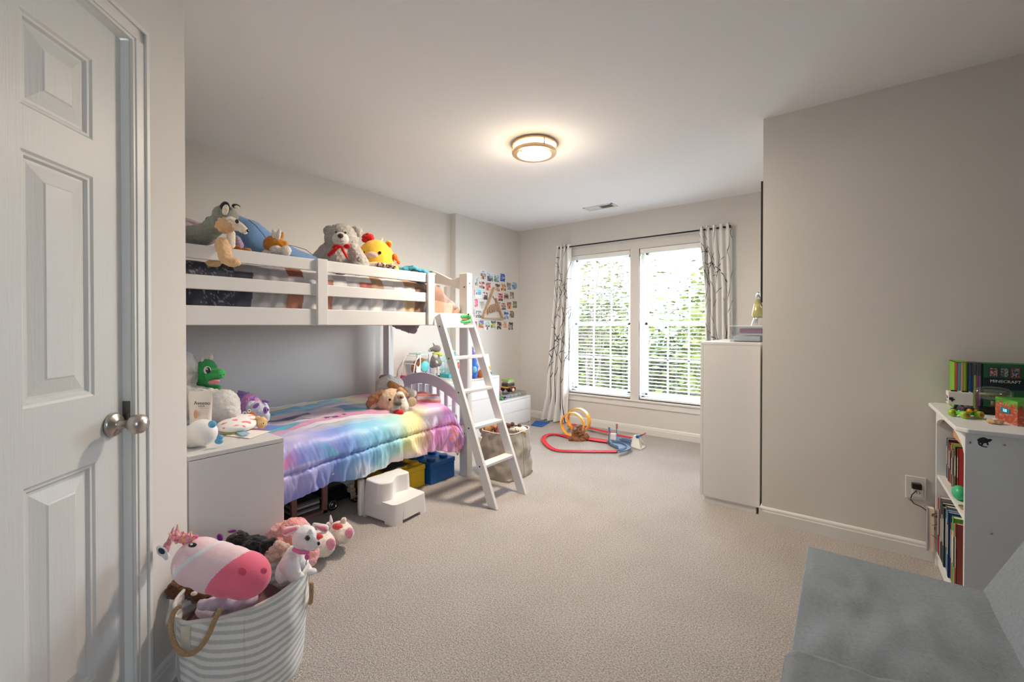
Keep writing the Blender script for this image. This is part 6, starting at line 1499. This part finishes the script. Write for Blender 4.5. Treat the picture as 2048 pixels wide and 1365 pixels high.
# blue launcher
L = [PZ(x, y, 0) for x, y in ((1213, 888), (1222, 894), (1236, 900), (1238, 906), (1252, 903), (1262, 897), (1263, 885), (1255, 880), (1236, 875), (1232, 880))]
m = MB(); m.prism([(p.x, p.y) for p in L], .006, .034, taper=.97); m.build('launcher_base', m_sl, t, bevel=.004)
strip('launcher_lane', m_sl, [PZ(x, y, .036) for x, y in ((1236, 905), (1250, 902), (1258, 896), (1248, 888), (1225, 884))], .04, lip=.012)
strip('launcher_lane', m_sl, [PZ(x, y, .044) for x, y in ((1240, 879), (1255, 883), (1263, 886))], .04, lip=.012)
for x, y0_, y1_, cc in ((1217.5, 888, 855, (40, 90, 170)), (1233, 880, 848, (206, 74, 62))):
    b = PZ(x, y0_, .02); tp = PD(x, y1_, dep(b)); MB().tube([b, Vector((b.x, b.y, tp.z))], .006, 8).build('flag_pole', plastic('slate'), t, smooth=True)
    f = MB(); z = tp.z; f.box(b.x-.008, b.x+.014, b.y-.003, b.y+.003, z-.05, z); f.build('flag', plastic('flag_%d' % cc[0], cc), t, bevel=.002)
q = PZ(1227, 881, .03); boxo('start_gate', plastic('gate_white', (232, 232, 228)), t, (q.x-.03, q.x+.03, q.y-.012, q.y+.012, .03, .10), bevel=.006)
# white rocket ramp toy at the right end
W = [PZ(x, y, 0) for x, y in ((1261, 896), (1281, 902), (1292, 896), (1272, 884))]
t2 = thing('ramp_toy', 'white plastic ramp toy with red and blue arms beside the race track launcher', 'toy', sum(W, Vector())/4)
wm = plastic('ramp_white', (212, 210, 202)); m = MB(); m.prism([(p.x, p.y) for p in W], .002, .012); m.build('ramp_base', wm, t2, bevel=.002)
tp = [PD(1266, 873, dep(W[0])), PD(1276, 872, dep(W[0])+.02)]
m = MB(); a, b = W[0]+UP*.012, W[1]+UP*.012; back = (W[3]-W[0])*.35
v = [m.bm.verts.new(p_) for p_ in (a, b, tp[1], tp[0])]; v2 = [m.bm.verts.new(p_+back*.8) for p_ in (a, b, tp[1], tp[0])]
m.bm.faces.new(v); m.bm.faces.new(v2[::-1])
for i in range(4): m.bm.faces.new((v[i], v[(i+1) % 4], v2[(i+1) % 4], v2[i]))
m.build('ramp_panel', wm, t2, bevel=.003)
dd = dep(W[0])+.02; m = MB(); m.tube([PD(1275, 874, dd), PD(1284, 871, dd)], .008, 8); m.ell(PD(1275, 874, dd-.01), .018); m.build('blue_arm', plastic('arm_blue', (30, 90, 150)), t2, smooth=True)
m = MB(); m.tube([PD(1278, 872.5, dd+.01), PD(1291, 867, dd+.04)], .008, 8); m.build('red_arm', plastic('arm_red', (206, 50, 70)), t2, smooth=True)
m = MB(); m.tube([tp[1], W[2]+UP*.01], .007, 6); m.build('brace', wm, t2, smooth=True)
# ================================================================== ON THE BOOKSHELF
ST = SZ+.0005
def ffx(px, Y): return PY(px, 800, Y).x
YB1 = 2.86
def slipset(label, xa, xb, z1, case, cols, titles=False):
    t = thing('book_box_set', label, 'book set', ((xa+xb)/2, YB1, ST), 0)
    cm = mat('case_%d_%d_%d' % case, case, rough=.5)
    m = MB(); m.box(xa, xa+.0025, YB1, YB1+.12, ST, z1); m.box(xb-.0025, xb, YB1, YB1+.12, ST, z1); m.box(xa, xb, YB1, YB1+.12, z1-.0025, z1); m.box(xa, xb, YB1, YB1+.12, ST, ST+.0025); m.box(xa, xb, YB1+.117, YB1+.12, ST, z1); m.build('slipcase', cm, t)
    n = len(cols); w = (xb-xa-.006)/n
    for k, (c, lb, ttl) in enumerate(cols):
        X = xa+.003+w*k
        b = thing('book', lb, 'book', (X+w/2, YB1, ST), 0, 'books in slipcases on the shelf top')
        boxo('cover', mat('cover_%d_%d_%d' % c, c, rough=.5), b, (X, X+w-.001, YB1-.001, YB1+.115, ST+.003, z1-.004), bevel=.0008)
        if titles: boxo('title_band', mat('band_grey', (66, 72, 80), rough=.5), b, (X+.0005, X+w-.0015, YB1-.0018, YB1-.0008, z1-.055, z1-.006), bevel=0)
        text('spine_title', ttl, mat('spine_ink_%s' % ('l' if sum(c) < 360 else 'd'), (236, 230, 190) if sum(c) < 360 else (60, 56, 60), rough=.6), b, (X+w/2, YB1-.0022, (ST+z1)/2-.02), (0, 0, 1), (-1, 0, 0), w*.62)
za = PY(1920, 724, YB1).z; zb_ = PY(1950, 727, YB1).z
xa1, xb1 = ffx(1908, YB1), ffx(1934, YB1); xa2, xb2 = ffx(1935.5, YB1), ffx(1964, YB1)
slipset('lime green slipcase of slim books at the left on the bookshelf top', xa1, xb1, za, (122, 176, 52), [((206, 92, 72), 'orange red spine in the lime green slipcase', ''), ((90, 160, 178), 'teal spine in the lime green slipcase', ''), ((206, 170, 140), 'beige spine in the lime green slipcase', ''), ((158, 186, 66), 'lime spine at the right in the green slipcase', '')])
slipset('dark slipcase of five slim books in the middle on the bookshelf top', xa2, xb2, zb_, (40, 46, 54), [((38, 86, 150), 'bright blue spine in the dark slipcase', ''), ((46, 66, 104), 'navy spine in the dark slipcase', ''), ((150, 184, 58), 'yellow green spine in the dark slipcase', ''), ((140, 72, 120), 'magenta spine in the dark slipcase', ''), ((120, 90, 120), 'dusty purple spine at the right in the dark slipcase', '')], True)
xg = ffx(1966, YB1); zg = PY(1990, 728, YB1).z; xg1 = xg+.185
t = thing('book', 'large dark green boxed book with three pictures and white lettering on the bookshelf top', 'book', ((xg+xg1)/2, YB1, ST))
boxo('cover', mat('deep_green', (22, 92, 56), rough=.5), t, (xg, xg1, YB1, YB1+.10, ST, zg), bevel=.001)
boxo('dark_band', mat('band_dark', (16, 30, 40), rough=.5), t, (xg+.001, xg1, YB1-.0012, YB1+.0, ST+(zg-ST)*.46, ST+(zg-ST)*.70), bevel=0)
for k, cc in enumerate(((150, 90, 84), (96, 112, 104), (60, 72, 96))):
    a0 = ffx(1977+22*k, YB1); m = MB(); bdc = (40, 60, 70) if k < 2 else (130, 50, 56)
    boxo('picture_frame', mat('pf_%d' % k, bdc, rough=.5), t, (a0-.001, ffx(1996+22*k, YB1)+.001, YB1-.0016, YB1-.0008, ST+(zg-ST)*.715, ST+(zg-ST)*.93), bevel=0)
    g = MB(); x_, X_ = a0+.003, ffx(1996+22*k, YB1)-.003; z_, Z_ = ST+(zg-ST)*.735, ST+(zg-ST)*.91
    for i in range(6):
        for j in range(6): g.quad((x_+(X_-x_)*i/6, YB1-.0019, z_+(Z_-z_)*j/6), (x_+(X_-x_)*(i+1)/6, YB1-.0019, z_+(Z_-z_)*j/6), (x_+(X_-x_)*(i+1)/6, YB1-.0019, z_+(Z_-z_)*(j+1)/6), (x_+(X_-x_)*i/6, YB1-.0019, z_+(Z_-z_)*(j+1)/6))
    me = g.mesh('pic', False); rr_ = random.Random(k); paint(me, lambda c, n: lerpc(cc, (30, 44, 50) if rr_.random() < .5 else (200, 196, 190), rr_.uniform(.1, .7)), corner=True); link('cover_picture', me, mat('photo_ink'), t, True, False)
text('title', 'MINECRAFT', mat('ink_white', (214, 216, 214), rough=.5), t, ((ffx(1981, YB1)+ffx(2040, YB1))/2, YB1-.002, ST+(zg-ST)*.63), (1, 0, 0), (0, 0, 1), .0175)
# white cube animal figure
cp = PZ(1897, 818, ST); cp = Vector((.395, 2.745, ST))
t = thing('block_figure', 'white cube headed toy with black pixel patches on the far corner of the bookshelf top', 'toy', cp)
x0, x1, y0_, y1_ = cp.x-.022, cp.x+.056, cp.y-.030, cp.y+.030; z0_, z1_ = ST+.034, ST+.090
boxo('head', plastic('block_white', (222, 220, 216), rough=.6), t, (x0, x1, y0_, y1_, z0_, z1_), bevel=.002)
m = MB(); s_ = .0065; yy_ = y0_
for face, pts in (('x', ((-.019, .028), (-.0125, .034), (-.006, .028), (-.0125, .015), (.010, .030), (.0165, .034), (.0165, .022), (.010, .012), (.020, .014))),):
    for a, b in pts: m.box(x0-.0008, x0, cp.y+a-s_/2, cp.y+a+s_/2, z0_+b-s_/2, z0_+b+s_/2)
m.build('face_marks', mat('black_plastic'), t); m = MB()
for a, b in ((.004, .028), (.010, .022), (.010, .028), (.004, .022), (.010, .016), (.015, .022)): m.box(x0+a-s_/2+.002, x0+a+s_/2+.002, y0_-.0008, y0_, z0_+b-s_/2, z0_+b+s_/2)
m.build('side_marks', mat('black_plastic'), t)
for a in (.02, .055): boxo('ear', mat('black_plastic'), t, (x0+a-.010, x0+a+.010, cp.y-.016, cp.y-.004, z1_, z1_+.006), bevel=.0005)
m = MB(); m.box(x0+.012, x0+.032, cp.y-.015, cp.y+.005, ST, ST+.014); m.box(x0+.05, x0+.07, cp.y-.015, cp.y+.005, ST, ST+.014); m.bar((x0+.022, cp.y-.005, ST+.01), (x0+.032, cp.y, z0_), .008, .008); m.bar((x0+.06, cp.y-.005, ST+.01), (x0+.045, cp.y, z0_), .008, .008); m.build('feet', mat('dark_green_plastic', (34, 50, 36), rough=.5), t)
# green wheeled toy
g0 = PZ(1930, 838, ST); g1 = PZ(1958, 838, ST); gc = (g0+g1)/2
t = thing('toy_car', 'small toy car with translucent lime green wheels on the bookshelf top', 'toy car', gc)
gl = plastic('lime_wheel', (160, 196, 60), rough=.3); al = (g1-g0).normalized(); sd = Vector((-al.y, al.x, 0))
for k, (q, o_) in enumerate(((0, 0), (1, 0), (0, 1), (1, 1))):
    c = g0.lerp(g1, q)+sd*(.05*o_)+UP*.0155; w = MB().lathe([(.0001, -.010), (.012, -.010), (.0155, -.007), (.0155, .007), (.012, .010), (.0001, .010)], c, 20, sd).build('wheel', gl, t, smooth=True)
    MB().lathe([(.0001, .0), (.006, .0), (.006, .002), (.0001, .003)], c-sd*.0105, 12, -sd).build('hub', plastic('hub_red', (196, 70, 50)), w, smooth=True)
R3 = Matrix((al, sd, UP)).transposed()
MB().obox(gc+sd*.025+UP*.018, (.06, .028, .014), R3).build('chassis', plastic('neon_green', (84, 206, 62)), t, bevel=.003)
MB().obox(gc+sd*.025+UP*.036, (.045, .030, .016), R3).build('cabin', plastic('plum', (62, 44, 74)), t, bevel=.004)
MB().ell(gc+sd*.008+UP*.030-al*.005, .010).ell(gc+sd*.008+UP*.030+al*.022, .007).build('headlamps', plastic('amber', (240, 186, 40)), t, smooth=True)
# glass dome on a black base
dc = PZ(1995, 815, ST); dc.z = ST
dc = Vector((.515, 2.755, ST))
t = thing('glass_dome', 'clear capsule on a black stand behind the cube clock on the bookshelf', 'glass dome', dc)
MB().box(dc.x-.045, dc.x+.045, dc.y-.02, dc.y+.02, ST, ST+.03).build('stand', mat('black_plastic'), t, bevel=.006)
pts = [dc+Vector((a, 0, .088)) for a in (-.062, -.058, -.045, -.02, .02, .045, .058, .062)]
m = MB(); m.tube(pts, [.004, .018, .028, .034, .034, .028, .018, .004], 24); m.build('capsule', thin_glass('dome_glass', (.95, .97, .96), .14, .05), t, smooth=True)
m = MB(); m.tube([dc+Vector((0, 0, .03)), dc+Vector((0, 0, .056))], .006, 8); m.tube([dc+Vector((-.04, 0, .085)), dc+Vector((.04, 0, .085))], .006, 8); m.build('inner_rod', mat('brass_dim', (150, 146, 100), rough=.4), t, smooth=True)
# cube clock
fl, fm = PZ(1988, 837, ST), PZ(2035, 853, ST)
t = thing('cube_clock', 'orange brown cube clock with a green grassy top and blue digits on the bookshelf', 'clock', fm)
e1 = (fl-fm); e1.z = 0; side = e1.length; e1.normalize(); e2 = Vector((-e1.y, e1.x, 0)); e2 = e2 if e2.dot(RT) > 0 else -e2
sd2 = .09; hgt = .092; side = min(side, .15)
Rm = Matrix((e1, e2, UP)).transposed(); cc0 = fm+e1*side/2+e2*sd2/2
def dirt(c, n):
    k = noise.cell(c*140) if hasattr(noise, 'cell') else nz(*(c*90)); return lerpc((190, 84, 52), (150, 60, 40), max(0, min(1, k))) if k < .82 else (170, 140, 130)
def cubemesh(center, size, cuts):
    mb = MB(); g = bmesh.ops.create_cube(mb.bm, size=1); bmesh.ops.subdivide_edges(mb.bm, edges=mb.bm.edges, cuts=cuts, use_grid_fill=True)
    for v in mb.bm.verts: v.co = center+Rm @ Vector((v.co.x*size[0], v.co.y*size[1], v.co.z*size[2]))
    return mb.mesh()
me = cubemesh(cc0+UP*hgt*.5, (side, sd2, hgt), 19); base_z = ST
def cubecol(c, n):
    l = Rm.inverted() @ (c-cc0); q = 20
    u = l.x if abs(n.dot(e2)) > .5 else l.y; k = math.floor(u/side*18); hh = hgt*(.80+.08*math.sin(k*2.3)+.06*math.sin(k*5.1))
    if c.z-ST > hh: return lerpc((104, 176, 60), (60, 140, 40), .5+.5*math.sin(k*12.9+math.floor((c.z-ST)/hgt*18)*7.1))
    r = math.sin(k*12.98+math.floor((c.z-ST)/hgt*18)*78.2)*43758.5; r -= math.floor(r); return lerpc((196, 88, 54), (160, 66, 44), r) if r < .85 else (176, 140, 130)
paint(me, cubecol, corner=True); link('clock_body', me, mat('pixel_plastic', (255, 255, 255), rough=.6, attr='Col'), t, True, False)
nrm = -e2; fc = fm+e1*side*.52+UP*hgt*.50
MB().obox(fc+nrm*.0008, (side*.42, .002, .020), Rm).build('display', mat('display_teal', (40, 130, 150), rough=.4), t)
text('digits', '2:33', mat('digit_glow', (170, 236, 246), rough=.4, emit=.6), t, fc+nrm*.0022, -e1, UP, .015)
# shell
sh = PZ(1990, 850, ST)
t = thing('sea_shell', 'pale gold sea shell on the bookshelf top in front of the cube clock', 'shell', PZ(1990, 848, ST))
d = dep(PZ(1990, 848, ST)); p = PL(d); p.e(1990, 844, 15, 5, 0, 12, 4).e(1982, 843, 8, 5, 0, 8).e(2000, 844, 7, 4.5, 0, 7)
soft('shell_body', mat('shell_gold', (214, 178, 128), rough=.5, bump=.4, bscale=180, vary=.15, vscale=60), t, p, fluff=.002, fscale=90, floor=ST+.0005); p = PL(d); p.e(1991, 839.5, 6, 2.4, -.004, 5); soft('shell_opening', mat('shell_pearl', (222, 206, 204), rough=.3), t, p)
# ================================================================== OUTSIDE
GZ = -2.9
m_lawn = mat('lawn', (52, 70, 28), rough=1, bump=.6, bscale=30, vary=.3, vscale=2.5, spec=.05)
props(MB().box(-60, 40, 6.5, 90, GZ-.1, GZ).build('ground', m_lawn), kind='structure')
m_bark = mat('bark', (60, 50, 44), rough=.95, bump=.8, bscale=30, vary=.25, vscale=12)
leafcols = [mat('leaf_%d' % i, c, rough=.7, vary=.35, vscale=1.5, spec=.2) for i, c in enumerate([(54, 64, 16), (70, 76, 26), (46, 58, 20), (68, 70, 34)])]
def tree(x, y, h, r, label, mi, n=8000, cz=.6, seed=1, trunk=.12, lean=0, ls=.19, sq=1.0):
    rnd = random.Random(seed)
    t = thing('leafy_tree', label, 'tree', (x, y, GZ), 0, 'trees behind the house')
    m = MB(); top = Vector((x+lean, y, GZ+h*.8)); base = Vector((x, y, GZ))
    m.tube([base, base.lerp(top, .3)+Vector((.05, 0, 0)), base.lerp(top, .6)-Vector((.05, 0, 0)), top], [trunk, trunk*.8, trunk*.6, trunk*.2], 10)
    C = Vector((x+lean*.7, y, GZ+h*cz)); tips = []
    for k in range(16):
        a = rnd.uniform(0, 2*PI); st = base.lerp(top, rnd.uniform(.35, .9)); e = C+Vector((math.cos(a)*r*rnd.uniform(.5, .9), math.sin(a)*r*rnd.uniform(.5, .9), rnd.uniform(-.35, .5)*h*(1-cz)*1.6))
        mid = st.lerp(e, .5)+Vector((0, 0, .15)); m.tube([st, mid, e], [trunk*.35, trunk*.22, .012], 6); tips += [mid, e, st.lerp(mid, .7), mid.lerp(e, .5)]
    m.build('trunk', m_bark, t, smooth=True)
    bm = bmesh.new()
    for i in range(n):
        c = tips[rnd.randrange(len(tips))] if i % 3 else C+Vector((rnd.gauss(0, r*.38), rnd.gauss(0, r*.38), rnd.gauss(0, h*(1-cz)*.42*sq)))
        c = c+Vector((rnd.gauss(0, r*.16), rnd.gauss(0, r*.16), rnd.gauss(0, r*.16)))
        if c.z < GZ+.05: continue
        q = Matrix.Rotation(rnd.uniform(0, 6.28), 3, 'Z') @ Matrix.Rotation(rnd.uniform(-1, 1), 3, 'X'); s_ = ls*rnd.uniform(.6, 1.3)
        vs = [bm.verts.new(c+q @ Vector(p)*s_) for p in ((-.5, 0, 0), (0, -.28, .05), (.5, 0, 0), (0, .28, .05))]; bm.faces.new(vs)
    me = bpy.data.meshes.new('f'); bm.to_mesh(me); bm.free()
    link('foliage', me, leafcols[mi], t, True, False)
tree(-1.95, 9.6, 5.6, 1.6, 'young tree with a leaning grey trunk outside the right window', 1, 5200, .66, 3, .10, .5)
tree(-6.1, 11.5, 5.0, 2.0, 'yellow-green leafy tree outside the left window', 1, 6500, .62, 5)
tree(-3.9, 12.5, 4.7, 1.9, 'dense tree seen through the middle of both windows', 0, 6500, .6, 8)
tree(-4.6, 8.9, 6.6, 1.5, 'thin branched tree reaching into the sky of the left window', 3, 2400, .74, 12, .06, ls=.13)
tree(-9.5, 19, 6.2, 3.6, 'broad distant tree behind the left window trees', 2, 7000, .55, 14, ls=.2)
tree(-4.4, 22, 6.0, 3.8, 'broad distant tree in the centre of the window view', 2, 7000, .55, 16, ls=.2)
tree(.8, 21, 5.6, 3.2, 'distant rounded tree at the right edge of the window view', 0, 6000, .55, 18, ls=.2)
tree(-14.5, 22, 6.6, 3.8, 'far tree at the left edge of the window view', 0, 6000, .55, 20, ls=.2)
h = thing('hedge', 'low dense hedge running along the lawn beyond the trees', 'hedge', (-6, 15.5, GZ))
rnd = random.Random(4); bm = bmesh.new()
for i in range(9000):
    c = Vector((rnd.uniform(-15, 1.5), 15.5+rnd.gauss(0, .5), GZ+abs(rnd.gauss(0, .75)))); q = Matrix.Rotation(rnd.uniform(0, 6.28), 3, 'Z') @ Matrix.Rotation(rnd.uniform(-1, 1), 3, 'X'); s_ = rnd.uniform(.12, .24)
    bm.faces.new([bm.verts.new(c+q @ Vector(p)*s_) for p in ((-.5, 0, 0), (0, -.3, .05), (.5, 0, 0), (0, .3, .05))])
me = bpy.data.meshes.new('f'); bm.to_mesh(me); bm.free(); link('foliage', me, leafcols[2], h, True, False)
